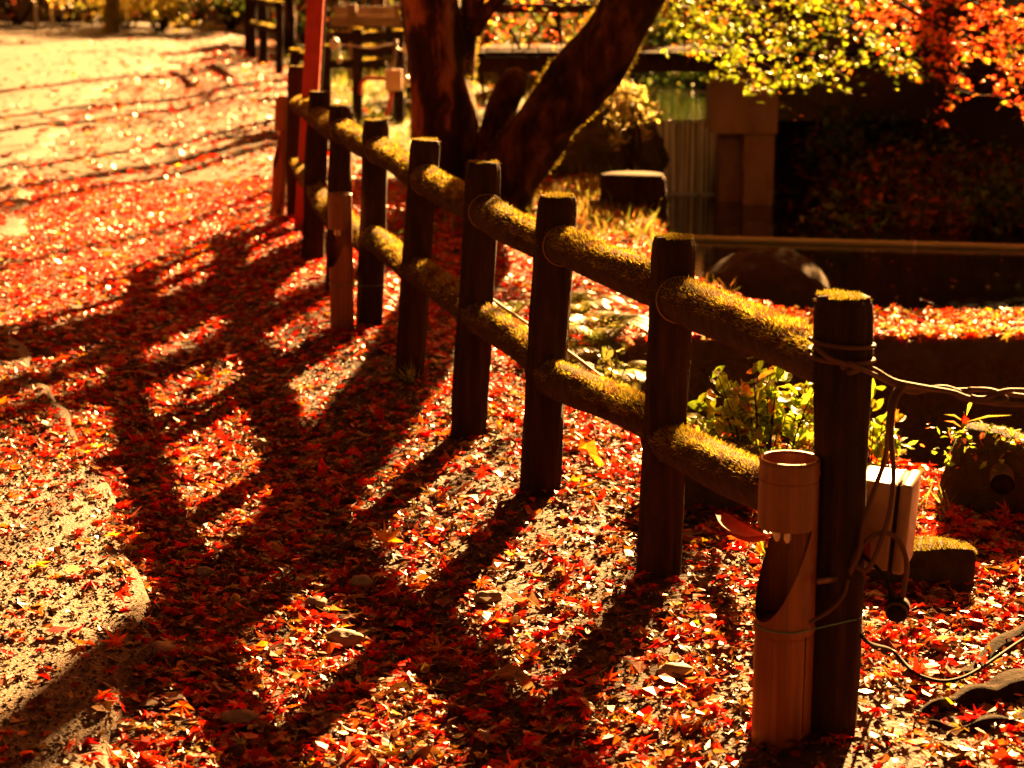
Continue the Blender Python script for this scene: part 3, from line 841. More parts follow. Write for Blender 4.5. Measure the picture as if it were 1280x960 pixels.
# ------------------------------------------------------------------ bamboo lamps
def bamboo_lamp(base, R, H, cut0, cut1, shade0, tilt, label, tie_to=None, tubes=3, node=(.40,), facing=math.radians(-90), sides=44):
    """bamboo tube with a slanting mouth cut in its front below an uncut collar"""
    root = empty('bamboo_lamp', base, label, 'garden lamp', 'bamboo lamps tied to fence posts')
    root.rotation_euler = tilt
    th = np.arange(sides) / sides * 2 * np.pi
    zs = np.unique(np.concatenate([np.linspace(0, H, 60), np.linspace(cut0, shade0, 60), [cut0, cut1, shade0]]))
    def rr(z):
        r = R
        for nz in (*node, (H - .035) / H):
            r = r * (1 + .07 * np.exp(-((z - nz * H) / .004) ** 2) - .035 * np.exp(-((z - nz * H + .010) / .006) ** 2))
        return r
    # mouth: on the front, from cut0 (lowest, a point) widening up to cut1, then straight to shade0
    V, F = [], []
    keep = {}
    def half(z):      # half opening angle of the mouth
        if z <= cut0 or z >= shade0: return 0
        t = min(1, (z - cut0) / (shade0 - cut0))
        return math.acos(max(-1, 1 - 2 * .64 * t ** .92))
    for z in zs:
        r = rr(z)
        for wall in (0, 1):
            for a in range(sides):
                ha = half(z)
                ang = th[a]
                dd = (ang - facing + math.pi) % (2 * math.pi) - math.pi
                ex = min(abs(dd) / max(ha, 1e-6), 9)
                if ha > 0 and abs(dd) < ha: ang = facing + math.copysign(ha, dd if dd else 1)
                q = r - wall * .006
                V.append((q * math.cos(ang), q * math.sin(ang), z))
    n = sides
    for iz in range(len(zs) - 1):
        zm = (zs[iz] + zs[iz + 1]) / 2
        for a in range(n):
            b = (a + 1) % n
            am = (th[a] + .5 * 2 * math.pi / n - facing + math.pi) % (2 * math.pi) - math.pi
            if abs(am) < half(zm): continue
            o0, o1 = iz * 2 * n, (iz + 1) * 2 * n
            F.append([o0 + a, o0 + b, o1 + b, o1 + a])
            F.append([o0 + n + b, o0 + n + a, o1 + n + a, o1 + n + b])
    top = (len(zs) - 1) * 2 * n
    for a in range(n):
        b = (a + 1) % n
        F.append([top + a, top + b, top + n + b, top + n + a])
    isp = [k for k, z in enumerate(zs) if z <= (cut1 + shade0) / 2]
    # lower cane and upper collar are separate parts of the lamp
    lim = int(np.searchsorted(zs, shade0))
    low = [f for f in F if max(f) < (lim + 1) * 2 * n]
    hi = [f for f in F if min(f) >= lim * 2 * n]
    link('cane', mesh('cane', V, low, M_bamboo), root)
    sh = link('lamp_shade', mesh('lamp_shade', V, hi, M_bamboo), root)
    # partition inside, floor of the mouth
    Vd, Fd = tube([(0, 0, cut0 - .012), (0, 0, cut0 - .004)], R - .004, 20); link('inner_floor', mesh('inner_floor', Vd, Fd, M_bamboo_in), root)
    Vd, Fd = tube([(0, 0, H - .05), (0, 0, H - .045)], R - .004, 20); link('inner_partition', mesh('inner_partition', Vd, Fd, M_bamboo_in), root)
    for nz in (*node, (H - .035) / H):
        Vd, Fd = tube([(0, 0, nz * H - .0095), (0, 0, nz * H - .0065)], R * .992, sides, None, False)
        link('node_ring', mesh('node_ring', Vd, Fd, M_bamboo_in), root)
    Vd, Fd = strap(Vector((R * math.cos(-.95), R * math.sin(-.95) , .05)), Vector((R * math.cos(-.92), R * math.sin(-.92), cut0 * .93)), .0016, .002)
    link('crack', mesh('crack', Vd, Fd, M_black), root)
    bulb = []
    for q in range(tubes):
        a = facing + (q - (tubes - 1) / 2) * .95
        rr_ = R * .42
        pth = [(rr_ * math.cos(a), rr_ * math.sin(a), shade0 + .03), (rr_ * math.cos(a), rr_ * math.sin(a), shade0 - .022), (rr_ * math.cos(a) * .98, rr_ * math.sin(a) * .98, shade0 - .029)]
        bulb.append(tube(pth, np.array([.0075, .0075, .004]), 12, None, True, .002))
    Vd, Fd = merge(bulb)
    link('bulb', mesh('bulb', Vd, Fd, M_tube), root)
    return root
b = gp(976, 922)
H1 = (at(978, 572, b.y).z - b.z)
lamp1 = bamboo_lamp((b.x, b.y, b.z - .02), .0605, H1 + .02, .02 + H1 * .44, .02 + H1 * .66, .02 + H1 * .765, (.0, .015, 0), 'nearest bamboo lamp, standing against the near fence post with pale tubes showing in its mouth', node=(.42,), facing=math.radians(-152), sides=128)
c1 = at(976, 778, b.y)
def wire_loop(ca, ra, cb, rb, z0, z1, parent, r=.0016):
    """wire round two touching uprights"""
    pts = []
    ca, cb = Vector(ca), Vector(cb); d = (cb - ca); d.z = 0; a0 = math.atan2(d.y, d.x)
    for q in np.linspace(math.pi / 2, 3 * math.pi / 2, 12): pts.append(Vector((ca.x + math.cos(a0 + q) * ra, ca.y + math.sin(a0 + q) * ra, z0)))
    for q in np.linspace(-math.pi / 2, math.pi / 2, 12): pts.append(Vector((cb.x + math.cos(a0 + q) * rb, cb.y + math.sin(a0 + q) * rb, z1)))
    pts.append(pts[0])
    C = spline([tuple(p) for p in pts], 3)
    Vt, Ft = tube(C, r, 6)
    o = link('tie_wire', mesh('tie_wire', Vt, Ft, M_wire), parent)
    o.matrix_parent_inverse = Matrix.Translation(-parent.location) 
    return o
lamp1.rotation_euler = (0, 0, 0)
wire_loop((b.x, b.y, 0), .0635, (P0.x, P0.y + .005, 0), R0 + .006, c1.z + .0, c1.z + .012, lamp1)
b2 = gp(428, 412); H2 = at(433, 242, b2.y).z - b2.z
lamp2 = bamboo_lamp((b2.x, b2.y, b2.z - .02), .052, H2 + .02, H2 * .50, H2 * .74, H2 * .78, (0, 0, 0), 'middle bamboo lamp, with a wire round it and the fence post behind', node=(.40,), facing=math.radians(-150), sides=32)
q6, r6 = post_at(5, 352)
wire_loop((b2.x, b2.y, 0), .055, (q6.x, q6.y, 0), r6 + .005, q6.z, q6.z - .01, lamp2)
b3 = gp(347, 267); H3 = at(354, 120, b3.y).z - b3.z
lamp3 = bamboo_lamp((b3.x, b3.y, b3.z - .02), .046, H3 + .02, H3 * .42, H3 * .68, H3 * .74, (0, .07, 0), 'farthest bamboo lamp, leaning a little beside the tallest far fence post', tubes=2, node=(.38, .70), facing=math.radians(-150), sides=28)

# bamboo trough under the lower rail
tr = empty('bamboo_trough', at(925, 660, 4.75), 'reddish split bamboo spout lying under the lower rail behind the bamboo lamp', 'bamboo')
C = spline([tuple(at(899, 640, 4.95)), tuple(at(915, 655, 4.85)), tuple(at(940, 668, 4.7)), tuple(at(962, 668, 4.55))], 6)
Vt = []; Ft = []
for i_, c_ in enumerate(C):
    w_ = .032 * (.25 + .75 * math.sin(math.pi * (i_ + .6) / (len(C) + .2)) ** .7)
    for q in range(9):
        a = math.pi + math.pi * q / 8
        Vt.append((c_[0] + math.cos(a) * w_ * .9, c_[1] + math.cos(a) * w_ * .5, c_[2] + math.sin(a) * w_ * .7))
for i_ in range(len(C) - 1):
    for q in range(8): Ft.append([i_ * 9 + q, i_ * 9 + q + 1, (i_ + 1) * 9 + q + 1, (i_ + 1) * 9 + q])
link('spout', mesh('spout', Vt, Ft, M_red if False else plain('reddish_bamboo', (.26, .035, .010), .7, .2)), tr, world=True)

# ------------------------------------------------------------------ mossy blocks, log, stones
def top_moss(name, me_obj, L, N, parent, zmin=.35, dens=1.0, colf=moss_cols, hang=.2, offset=Vector((0, 0, 0))):
    me = me_obj.data; P_ = []; Nn = []; Ar = []
    for p in me.polygons:
        if p.normal.z > zmin: P_.append(p); Ar.append(p.area)
    if not P_: return
    Ar = np.array(Ar); pick = rng.choice(len(P_), N, p=Ar / Ar.sum())
    pts = np.zeros((N, 3)); nr = np.zeros((N, 3))
    co = np.array([v.co[:] for v in me.vertices])
    for q, i_ in enumerate(pick):
        p = P_[i_]; w = rng.dirichlet(np.ones(len(p.vertices)))
        pts[q] = (co[list(p.vertices)] * w[:, None]).sum(0); nr[q] = p.normal[:]
    d = nr + rng.normal(0, .5, (N, 3)); d[:, 2] -= hang * rng.random(N)
    d /= np.linalg.norm(d, axis=1)[:, None]
    w = np.cross(d, rng.normal(0, 1, (N, 3))); w /= np.linalg.norm(w, axis=1)[:, None]
    Ls = L * rng.uniform(.5, 1.3, (N, 1))
    V = np.stack([pts - w * Ls * .12, pts + w * Ls * .12, pts + d * Ls], 1).reshape(-1, 3)
    o = link(name, mesh(name, V, np.arange(3 * N).reshape(-1, 3), M_moss_hair, np.repeat(colf(N), 3, 0), False), me_obj)
    o['kind'] = 'stuff'
    return o

def rough_block(name, px, py, w, d, h, label, cat, mat, rz=0, sub=6, amp=.012, moss_n=2500, z=None, sink=.03):
    import bmesh
    p = gp(px, py)
    bm = bmesh.new(); bmesh.ops.create_cube(bm, size=1)
    bmesh.ops.subdivide_edges(bm, edges=bm.edges[:], cuts=sub, use_grid_fill=True)
    for v in bm.verts:
        c = Vector((v.co.x * w, v.co.y * d, (v.co.z + .5) * h))
        e = sum(1 for t in v.co if abs(t) > .49)
        k = 1 - .04 * max(0, e - 1)
        c.x *= k; c.y *= k
        c += Vector([mnoise.noise(c * 9 + Vector((q * 9, px, py))) for q in range(3)]) * amp * 2
        v.co = c
    me = bpy.data.meshes.new(name); bm.to_mesh(me); bm.free()
    me.materials.append(mat); me.polygons.foreach_set('use_smooth', np.full(len(me.polygons), True)); me.update()
    o = link(name, me, loc=(p.x, p.y + d / 2, (p.z if z is None else z) - sink)); o.rotation_euler.z = rz
    tag(o, label, cat)
    if moss_n: top_moss('moss', o, .0065, moss_n, o, colf=lambda N: moss_cols(N) * .6)
    return o
rough_block('stone_block', 1155, 733, .27, .13, .125, 'squared mossy stone block on the ground right of the near fence post', 'stone', M_moss_stone, -.12, 9, .008, 5000)
rough_block('stone_block', 885, 640, .30, .22, .20, 'mossy stone block behind the lower rail with moss hanging over its edge', 'stone', M_moss_stone, .1, 8, .012, 6000)

def log_thing(name, c, ax, R, L, label, cat, mat, seed):
    root = empty(name, c, label, cat)
    ax = Vector(ax).normalized()
    C = spline([tuple(Vector(c) - ax * L / 2), tuple(Vector(c) + ax * .02), tuple(Vector(c) + ax * L / 2)], 8)
    Vt, Ft = tube(C, R, 26, bark(seed), True, .0)
    lo = link('trunk', mesh('trunk', Vt, Ft, mat), root, world=True)
    return root, lo
pl = gp(1262, 655)
hl = empty('hollow_log', (pl.x, pl.y + .15, pl.z), 'mossy stump with a dark pipe mouth poking out of it at the right edge', 'stump')
Vt, Ft = tube(spline([(pl.x + .03, pl.y + .22, pl.z - .05), (pl.x + .03, pl.y + .22, pl.z + .12), (pl.x + .05, pl.y + .22, pl.z + .20)], 6), np.linspace(.17, .13, 13), 26, bark(77, (3, 5, 9), .06, .08), True, .02)
st_ = link('stump', mesh('stump', Vt, Ft, M_moss_stone), hl, world=True)
top_moss('moss', st_, .010, 1500, hl, .1, colf=lambda N: moss_cols(N) * .4)
pc = at(1253, 606, pl.y + .02)
Vt, Ft = tube([tuple(pc + Vector((.03, .14, .03))), tuple(pc)], np.array([.034, .034]), 22, None, False); Vi, Fi = tube([tuple(pc), tuple(pc + Vector((.03, .14, .03)))], np.array([.029, .029]), 22, None, True)
link('pipe', mesh('pipe', *merge([(Vt, Ft)]), M_cable), hl, world=True); link('pipe_bore', mesh('pipe_bore', Vi, Fi, M_black), hl, world=True)
# leaves growing round that stump
def small_leaves(name, centre, spread, N, size, cols, label=None, cat=None, parent=None, tilt=.6, T=T_small_oval):
    pos = np.array(centre)[None] + rng.normal(0, 1, (N, 3)) * np.array(spread)[None]
    V, Fq, C = scatter(T, pos, size * rng.uniform(.6, 1.2, N), tilt, .25, cols(N))
    o = link(name, mesh(name, V, Fq, M_foliage, C, False), parent, world=parent is not None)
    if label: tag(o, label, cat)
    return o
def greens(N): return np.array([.13, .22, .02]) * rng.uniform(.5, 1.6, (N, 1)) * np.array([1, 1, 1]) + rng.random((N, 1)) * np.array([.12, .08, 0])
def redgreens(N):
    c = greens(N); m = rng.random(N) < .35; c[m] = np.array([.45, .10, .02]); return c
o = small_leaves('ivy_leaves', (pl.x + .0, pl.y + .15, pl.z + .20), (.11, .06, .035), 170, .016, redgreens, parent=hl); o['kind'] = 'stuff'

# stones on the path
for k, (px, py, r, lab) in enumerate([(328, 562, (.028, .026, .024), 'small round dark stone in the shade of the path'),
        (433, 805, (.05, .035, .022), 'flat brown stone lying at the edge of a post shadow'), (452, 735, (.032, .025, .02), 'pale rounded stone at the rim of a sunlit patch'),
        (612, 752, (.035, .02, .018), 'wedge shaped stone where two shadows cross'), (200, 820, (.04, .03, .02), 'stone bedded at the broken road edge'),
        (395, 760, (.03, .03, .018), 'small tan stone amid brown leaves'), (300, 905, (.04, .03, .022), 'grey brown stone in the bottom left leaf drift'),
        (845, 845, (.045, .022, .018), 'long dark stone below the shadow of the second post'), (255, 720, (.028, .022, .016), 'little stone beside the gutter of leaves')]):
    p = gp(px, py); V, F = lump(k + 3, r, 3, .35, 1.4)
    tag(link('stone', mesh('stone', V, F, M_pebble), loc=(p.x, p.y, p.z + r[2] * .6)), lab, 'stone')

# roots at bottom right
rt = empty('tree_root', gp(1230, 880), 'gnarled bare tree roots humping out of the ground at the bottom right', 'root')
def root_tube(pts, rs, seed):
    P_ = [(*gp(px, py), r) for (px, py), r in zip(pts, rs)]
    S = spline(P_, 8)
    C = S[:, :3].copy(); C[:, 2] += .12 * S[:, 3] + .006 * np.sin(np.arange(len(C)) * .55 + seed)
    Vt, Ft = tube(C, np.maximum(S[:, 3], .004), 16, bark(seed, (3, 5, 8), .12, .10)); link('root', mesh('root', Vt, Ft, M_root), rt, world=True)
root_tube([(1145, 893), (1180, 885), (1215, 878), (1250, 872), (1300, 862), (1380, 850)], [.008, .020, .030, .038, .046, .055], 5)
root_tube([(1185, 850), (1215, 838), (1250, 812), (1300, 790), (1360, 770)], [.006, .014, .022, .032, .04], 6)
root_tube([(1160, 905), (1200, 912), (1250, 905), (1310, 900)], [.005, .012, .018, .025], 7)
root_tube([(845, 835), (870, 845), (895, 850)], [.006, .012, .005], 8)

# ------------------------------------------------------------------ retaining wall of the pond with its ledge
wall = empty('pond_wall', (1.5, 8.3, 0), 'dark damp stone retaining wall with a leaf covered top along the pond', 'wall')
blocks = {}
def wall_block(w, h, d, seed):
    import bmesh
    bm = bmesh.new(); bmesh.ops.create_cube(bm, size=1)
    bmesh.ops.subdivide_edges(bm, edges=bm.edges[:], cuts=3, use_grid_fill=True)
    for v in bm.verts:
        c = Vector((v.co.x * w, v.co.y * d, v.co.z * h))
        e = sum(1 for t in v.co if abs(t) > .49)
        if e > 1: c *= .965
        c += Vector([mnoise.noise(c * 6 + Vector((q * 9, seed * 5.1, 2))) for q in range(3)]) * .035
        v.co = c
    me = bpy.data.meshes.new('wall_stone'); bm.to_mesh(me); bm.free(); me.materials.append(M_wall)
    me.polygons.foreach_set('use_smooth', np.full(len(me.polygons), True)); me.update(); return me
wb = [wall_block(.50, .235, .5, s_) for s_ in range(5)]
for row in range(4):
    xx = .66 + (row % 2) * .2
    while xx < 7:
        f = random.uniform(.75, 1.2)
        o = link('wall_stone', random.choice(wb), wall, loc=(xx + .25 * f - 1.5, -.02 + random.uniform(-.02, .02), -.10 - row * .235 + random.uniform(-.005, .005)))
        o.scale = (f, 1, 1); o.rotation_euler.z = random.uniform(-.02, .02)
        xx += .505 * f
V, F = box(4.0, 8.31, -.035, 6.7, .60, .09)
me = mesh('coping', V, F, M_wall, None, False); bevel_me(me, .012); link('coping', me, wall, world=True)
# leaves on the ledge
n = 5200
x = rng.uniform(.75, 4.2, n); y = rng.uniform(8.0, 8.62, n); col, _ = palette(n, [.26, .20, .10, .12, .04, .02, .26, .0])
a = scatter(T_maple5, np.stack([x, y, .010 + rng.uniform(0, .03, n)], -1), .036 * rng.uniform(.6, 1.1, n), .38, .35, col)
o = link('ledge_leaves', mesh('ledge_leaves', *a[:2], M_litter, a[2], False)); tag(o, 'sunlit pale and orange leaves heaped on the pond wall top', 'fallen leaves', None, 'stuff')
o.location.z = .0

# ------------------------------------------------------------------ boulder, bamboo pole, floating leaf
p = on(962, 392, WATER_Z)
V, F = lump(21, (.39, .42, .31), 5, .13, .8); V[:, 2] = np.where(V[:, 2] > 0, V[:, 2] * 1.0, V[:, 2] * .6)
V[:, 0] += .10 * V[:, 2]
bo = link('boulder', mesh('boulder', V, F, M_rock), loc=(p.x - .01, p.y + .28, WATER_Z + .02)); tag(bo, 'smooth brown boulder half in the pond beyond the fence', 'boulder')
pole = empty('bamboo_pole', on(1080, 303, WATER_Z), 'long straight bamboo pole floating across the dark pond', 'bamboo')
A, B = on(868, 298, WATER_Z + .015), on(1420, 313, WATER_Z + .015)
C = np.array([tuple(A.lerp(B, t)) for t in np.linspace(0, 1, 200)])
Rr = np.full(200, .021); 
for q in range(6, 200, 15): Rr[q] *= 1.18
Vt, Ft = tube(C, Rr, 12); link('cane', mesh('cane', Vt, Ft, M_bamboo_grey), pole, world=True)
c = at(1148, 306, B.y * .5 + A.y * .5)
Vt, Ft = tube([tuple(A.lerp(B, .507)), tuple(A.lerp(B, .512))], .024, 12); link('tie', mesh('tie', Vt, Ft, M_white), pole, world=True)
p = on(1165, 386, WATER_Z)
V, F = oval(.24, .05, 9)
V = V * .105; V[:, 2] = .018 + .010 * np.cos(V[:, 1] * 20)
fl = link('floating_leaf', mesh('floating_leaf', V, F.tolist(), plain('silver_leaf', (.52, .50, .46), .5, .4)), loc=(p.x, p.y, p.z)); fl.rotation_euler = (.5, 0, math.radians(97))
tag(fl, 'pale silvery pointed leaf floating alone on the dark pond', 'leaf')

# ------------------------------------------------------------------ weir and waterfall
weir = empty('weir', (1.3, 15.8, WATER_Z), 'low dark weir with thin white water falling into the pond', 'weir')
V, F = box(1.25, 15.95, -.02, 1.25, .25, .58); link('sill', bevel_me(mesh('sill', V, F, M_wall), .02), weir, world=True)
xs_ = np.linspace(.95, 1.80, 60); zs_ = np.linspace(0, 1, 16)
V = []; 
for zz in zs_:
    for xx in xs_:
        out = .03 + .07 * zz ** .5 + .008 * math.sin(xx * 60) + .01 * math.sin(xx * 23)
        z_ = .285 + (1 - min(zz * 6, 1)) * .006 - zz * (.285 - WATER_Z)
        V.append((xx, 15.82 - out, z_))
F = [[i_ * 60 + j_, i_ * 60 + j_ + 1, (i_ + 1) * 60 + j_ + 1, (i_ + 1) * 60 + j_] for i_ in range(15) for j_ in range(59)]
link('falling_water', mesh('falling_water', V, F, M_fall), weir, world=True)
Vs = []
for q in range(60):
    x_ = rng.uniform(.95, 1.8); V, F = lump(q, (.03, .03, .016), 1, .2); Vs.append((V * rng.uniform(.5, 1.2) + [x_, 15.68 + rng.uniform(-.06, .04), WATER_Z + .004], F))
o = link('foam', mesh('foam', *merge(Vs), M_foam), weir, world=True); o['kind'] = 'stuff'
Vs = []
for q in range(50):
    x_ = rng.uniform(.92, 1.82); V, F = lump(q, (.022, .02, .010), 1, .2); Vs.append((V * rng.uniform(.5, 1.2) + [x_, 15.80 + rng.uniform(-.02, .02), .292], F))
o = link('spray', mesh('spray', *merge(Vs), M_foam), weir, world=True); o['kind'] = 'stuff'

# ------------------------------------------------------------------ bridge
br_ = empty('footbridge', (1.8, 15.4, WATER_Z), 'old footbridge with a concrete pier standing in the pond', 'bridge')
yb = 15.0
def bxp(name, px0, px1, py0, py1, y, depth, mat, bev=.01, uneven=0):
    a, c = at(px0, py0, y), at(px1, py1, y)
    V, F = box((a.x + c.x) / 2, y + depth / 2, (a.z + c.z) / 2, abs(c.x - a.x), depth, abs(a.z - c.z))
    return link(name, bevel_me(mesh(name, V, F, mat, None, False), bev), br_, world=True)
bxp('pier_cap', 893, 972, 84, 168, yb, .60, M_concrete)
bxp('pier_leg', 899, 926, 168.5, 268, yb + .22, .3, M_concrete)
bxp('pier_leg', 931, 966, 168.5, 268, yb + .02, .52, M_concrete)
a = at(600, 82, yb - .3)
for k, (z0, z1, yy, dd) in enumerate([(.745, .86, yb - .25, .12), (.745, .86, yb + .75, .12)]):
    V, F = box(4.0, yy + dd / 2, (z0 + z1) / 2, 9.0, dd, z1 - z0); link('beam', bevel_me(mesh('beam', V, F, M_darkwood), .01), br_, world=True)
for k in range(45):
    V, F = box(0, 0, 0, .19, 1.35, .035)
    if k == 0: pk = bevel_me(mesh('plank', V, F, noisy('dark_plank', [(.3, (.008, .005, .003)), (.7, (.022, .013, .008))], rough=.95, spec=.03)), .004)  # very dark, matt plank wood
    o = link('plank', pk, br_, loc=(-.4 + k * .2 - 1.8 + .1, 15.35 - 15.4 , .88 - WATER_Z + random.uniform(-.003, .003)))
for k in range(8):
    V, F = box(0, 0, 0, .09, .09, .62)
    if k == 0: rp = bevel_me(mesh('rail_post', V, F, M_darkwood), .008)
    for yy in (-.62, .55):
        link('rail_post', rp, br_, loc=(-.3 + k * 1.2 - 1.8, yy, 1.21 - WATER_Z))
for zz in (1.22, 1.5):
    for yy in (14.78, 15.95):
        V, F = box(4.0, yy, zz, 9.1, .06, .07); link('handrail', bevel_me(mesh('handrail', V, F, M_red if zz > 1.3 else M_darkwood), .006), br_, world=True)

# ------------------------------------------------------------------ stump by the pond
p = gp(790, 292)
sr = .205
stp = empty('tree_stump', (p.x, 12.0, -.1), 'broad cut tree stump at the pond edge in front of the waterfall', 'stump')
ct = at(792, 219, 12.0)
Vt, Ft = tube(spline([(ct.x - .02, 12.0, -.35), (ct.x - .01, 12.0, 0), (ct.x, 12.0, ct.z)], 10), np.linspace(.235, .195, 21), 36, bark(61, (5, 9, 13), .05, .03), True, .0)
link('trunk', mesh('trunk', Vt, Ft, M_stump), stp, world=True)
Vt, Ft = tube([(ct.x, 12.0, ct.z + .001), (ct.x, 12.0, ct.z + .006)], .188, 36); link('cut_face', mesh('cut_face', Vt, Ft, M_darkwood), stp, world=True)

# ------------------------------------------------------------------ foliage helpers
def leaf_cloud(centres, radii, N, size, cols, T=T_maple5, flat=.55, tilt=.5):
    centres = np.asarray(centres, float); radii = np.asarray(radii, float)
    k = rng.integers(0, len(centres), N)
    d = rng.normal(0, 1, (N, 3)); d /= np.linalg.norm(d, axis=1)[:, None]
    q = rng.random(N) ** .45
    pos = centres[k] + d * (radii[k] * q)[:, None] * np.array([1, 1, flat])
    return scatter(T, pos, size * rng.uniform(.6, 1.25, N), tilt, .3, cols(N))
def mixcol(*cs):
    cs = [(np.array(c), w) for c, w in cs]
    def f(N):
        k = rng.choice(len(cs), N, p=np.array([w for _, w in cs]) / sum(w for _, w in cs))
        return np.array([c for c, _ in cs])[k] * rng.uniform(.55, 1.35, (N, 1))
    return f
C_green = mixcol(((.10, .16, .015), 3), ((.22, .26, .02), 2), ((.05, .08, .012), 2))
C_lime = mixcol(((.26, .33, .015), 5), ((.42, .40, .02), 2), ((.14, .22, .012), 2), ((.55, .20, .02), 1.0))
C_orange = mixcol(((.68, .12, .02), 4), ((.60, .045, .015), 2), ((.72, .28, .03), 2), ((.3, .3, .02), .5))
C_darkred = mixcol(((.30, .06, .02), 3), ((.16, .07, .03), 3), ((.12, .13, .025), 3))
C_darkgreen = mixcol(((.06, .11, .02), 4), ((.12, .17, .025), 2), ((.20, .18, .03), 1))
C_fern = mixcol(((.16, .15, .03), 3), ((.10, .12, .02), 3), ((.30, .25, .09), 1))
C_gold = mixcol(((.62, .42, .05), 3), ((.40, .34, .04), 3), ((.18, .18, .02), 2), ((.7, .55, .2), 1))

def branchy(seg_list, sides=10, seed=1):
    out = []
    for k, S in enumerate(seg_list):
        S = spline(S, 8)
        out.append(tube(S[:, :3], np.maximum(S[:, 3], .003), sides, bark(seed + k, (3, 5, 8), .06, .06)))
    return out

# ------------------------------------------------------------------ the maple with two leaning trunks behind the fence
D = 12.4
mp_ = empty('maple_tree', (at(590, 240, D).x, D, 0), 'dark mossy maple with an upright trunk and a leaning trunk just behind the fence', 'tree')
def W(px, py, y, r): v = at(px, py, y); return (v.x, v.y, v.z, r)
def trunk(name, pts, seed, sides=40):
    S = spline(pts, 16)
    Vt, Ft = tube(S[:, :3], S[:, 3], sides, bark(seed, (2, 3, 5, 9), .07, .05))
    return link(name, mesh(name, Vt, Ft, M_trunk if seed in (41, 42) else M_trunk_dark), mp_, world=True)
t1 = trunk('trunk', [W(560, 262, D, .25), W(556, 215, D, .205), W(556, 170, D, .20), W(552, 110, D, .195), W(545, 40, D, .205), W(538, -20, D, .20), (-.62, D, 2.6, .17), (-.9, D + .2, 4.2, .12), (-1.0, D + .3, 6, .05)], 41)
t1b = trunk('trunk', [W(578, 215, D + .1, .06), W(578, 150, D + .1, .06), W(580, 80, D + .08, .065), W(590, 10, D, .075), (-.05, D, 2.3, .08), (.3, D - .2, 3.6, .06), (.6, D - .4, 5, .03)], 42, 26)
t2 = trunk('trunk', [W(620, 272, D - .3, .24), W(640, 215, D - .3, .205), W(677, 160, D - .35, .195), W(722, 106, D - .4, .195), W(762, 50, D - .5, .185), W(797, -8, D - .55, .175), (1.36, D - .8, 2.4, .14), (1.55, D - 1.0, 3.3, .075), (1.8, D - 1.1, 4.4, .03)], 43)
trunk('branch', [W(592, 40, D, .05), W(612, 10, D - .05, .04), W(640, -20, D - .1, .035), (.5, D - .3, 2.1, .02), (.9, D - .6, 2.8, .01)], 44, 14)
trunk('broken_stub', [W(600, 215, D - .1, .07), W(612, 175, D - .1, .09), W(630, 130, D - .1, .10), W(645, 100, D - .1, .09), W(653, 88, D - .1, .04)], 45, 26)
# moss only on sun-facing trunk sides, brightened to give a golden lit rim
def trunk_moss(obj, N, L):
    me = obj.data
    co = np.array([v.co[:] for v in me.vertices]); nn = np.array([v.normal[:] for v in me.vertices])
    k = np.where((nn @ np.array(SUN_DIR) > .0) & (co[:, 2] < 2.2))[0]
    k = rng.choice(k, N); pts = co[k] + rng.normal(0, .012, (N, 3)); nr = nn[k]
    fuzz('moss', pts, nr, L, obj, moss_cols(N) * 1.2, hang=.1)
for o_, n_ in ((t1, 2500), (t1b, 2000), (t2, 4000)): trunk_moss(o_, n_ * 2, .016)
# crown above the frame and boughs hanging into it
cr_c = [(-1.2, 12.5, 5.2), (0.2, 12.0, 5.6), (-.6, 13.4, 6.3), (1.4, 11.8, 4.9), (2.6, 11.4, 4.8), (-2.4, 12.6, 5.0)]
V, Fq, C = leaf_cloud(cr_c, [.95, .9, 1.0, .8, .9, .8], 5200, .05, C_orange)
link('crown', mesh('crown', V, Fq, M_foliage, C, False), mp_, world=True)

def bough(pts_px, D0, colf, N, size, spread, seed, root, hang=.6):
    """a limb with side twigs and the leaves on them"""
    r = np.random.default_rng(seed)
    S = spline([W(px, py, D0 + dy, rr) for px, py, dy, rr in pts_px], 10)
    segs = [tube(S[:, :3], np.maximum(S[:, 3], .002), 7)]
    tw = []
    for q in range(len(S) - 1):
        for _ in range(2):
            b0 = S[q, :3]; d = r.normal(0, 1, 3) * np.array([1, .7, .28]); d[2] -= .5 * hang * r.random(); d /= np.linalg.norm(d)
            ln = r.uniform(.12, .42) * spread
            pth = np.array([b0, b0 + d * ln * .5 + [0, 0, .02], b0 + d * ln + [0, 0, -.03]])
            segs.append(tube(spline(pth, 3), np.linspace(.004, .0012, 7), 4, None, False)); tw.append((b0, b0 + d * ln))
    Vb, Fb = merge(segs)
    ro = link('branch', mesh('branch', Vb, Fb, M_trunk), root, world=True)
    k = r.integers(0, len(tw), N); t = r.random(N) ** .6
    a0 = np.array([t_[0] for t_ in tw]); a1 = np.array([t_[1] for t_ in tw])
    pos = a0[k] * (1 - t)[:, None] + a1[k] * t[:, None] + r.normal(0, .028, (N, 3))
    nr = np.tile([0, -.35, .8], (N, 1))
    V, Fq, C = scatter(T_maple5, pos, size * r.uniform(.6, 1.2, N), .45, .25, colf(N), nr)
    link('foliage', mesh('foliage', V, Fq, M_foliage, C, False), root, world=True)
    return ro
DB = 12.2
shade_branch = link('branch', mesh('branch', *tube(spline([(1.62, D - 1.0, 3.6), (2.1, 12.7, 3.0), (2.45, 13.6, 2.0), (2.6, 14.1, 1.45)], 8), np.linspace(.035, .01, 25), 8), M_trunk_dark), mp_, world=True)  # limb added mostly above the view to carry the shading leaves
V, Fq, C = leaf_cloud([(2.35, 14.0, 1.36), (2.6, 14.0, 1.38), (2.45, 14.3, 1.48), (2.75, 14.1, 1.45)], [.34, .36, .3, .3], 700, .05, C_lime, flat=.4)  # leaf cloud added to throw dappled shade on the boulder
link('foliage', mesh('foliage', V, Fq, M_foliage, C, False), mp_, world=True)
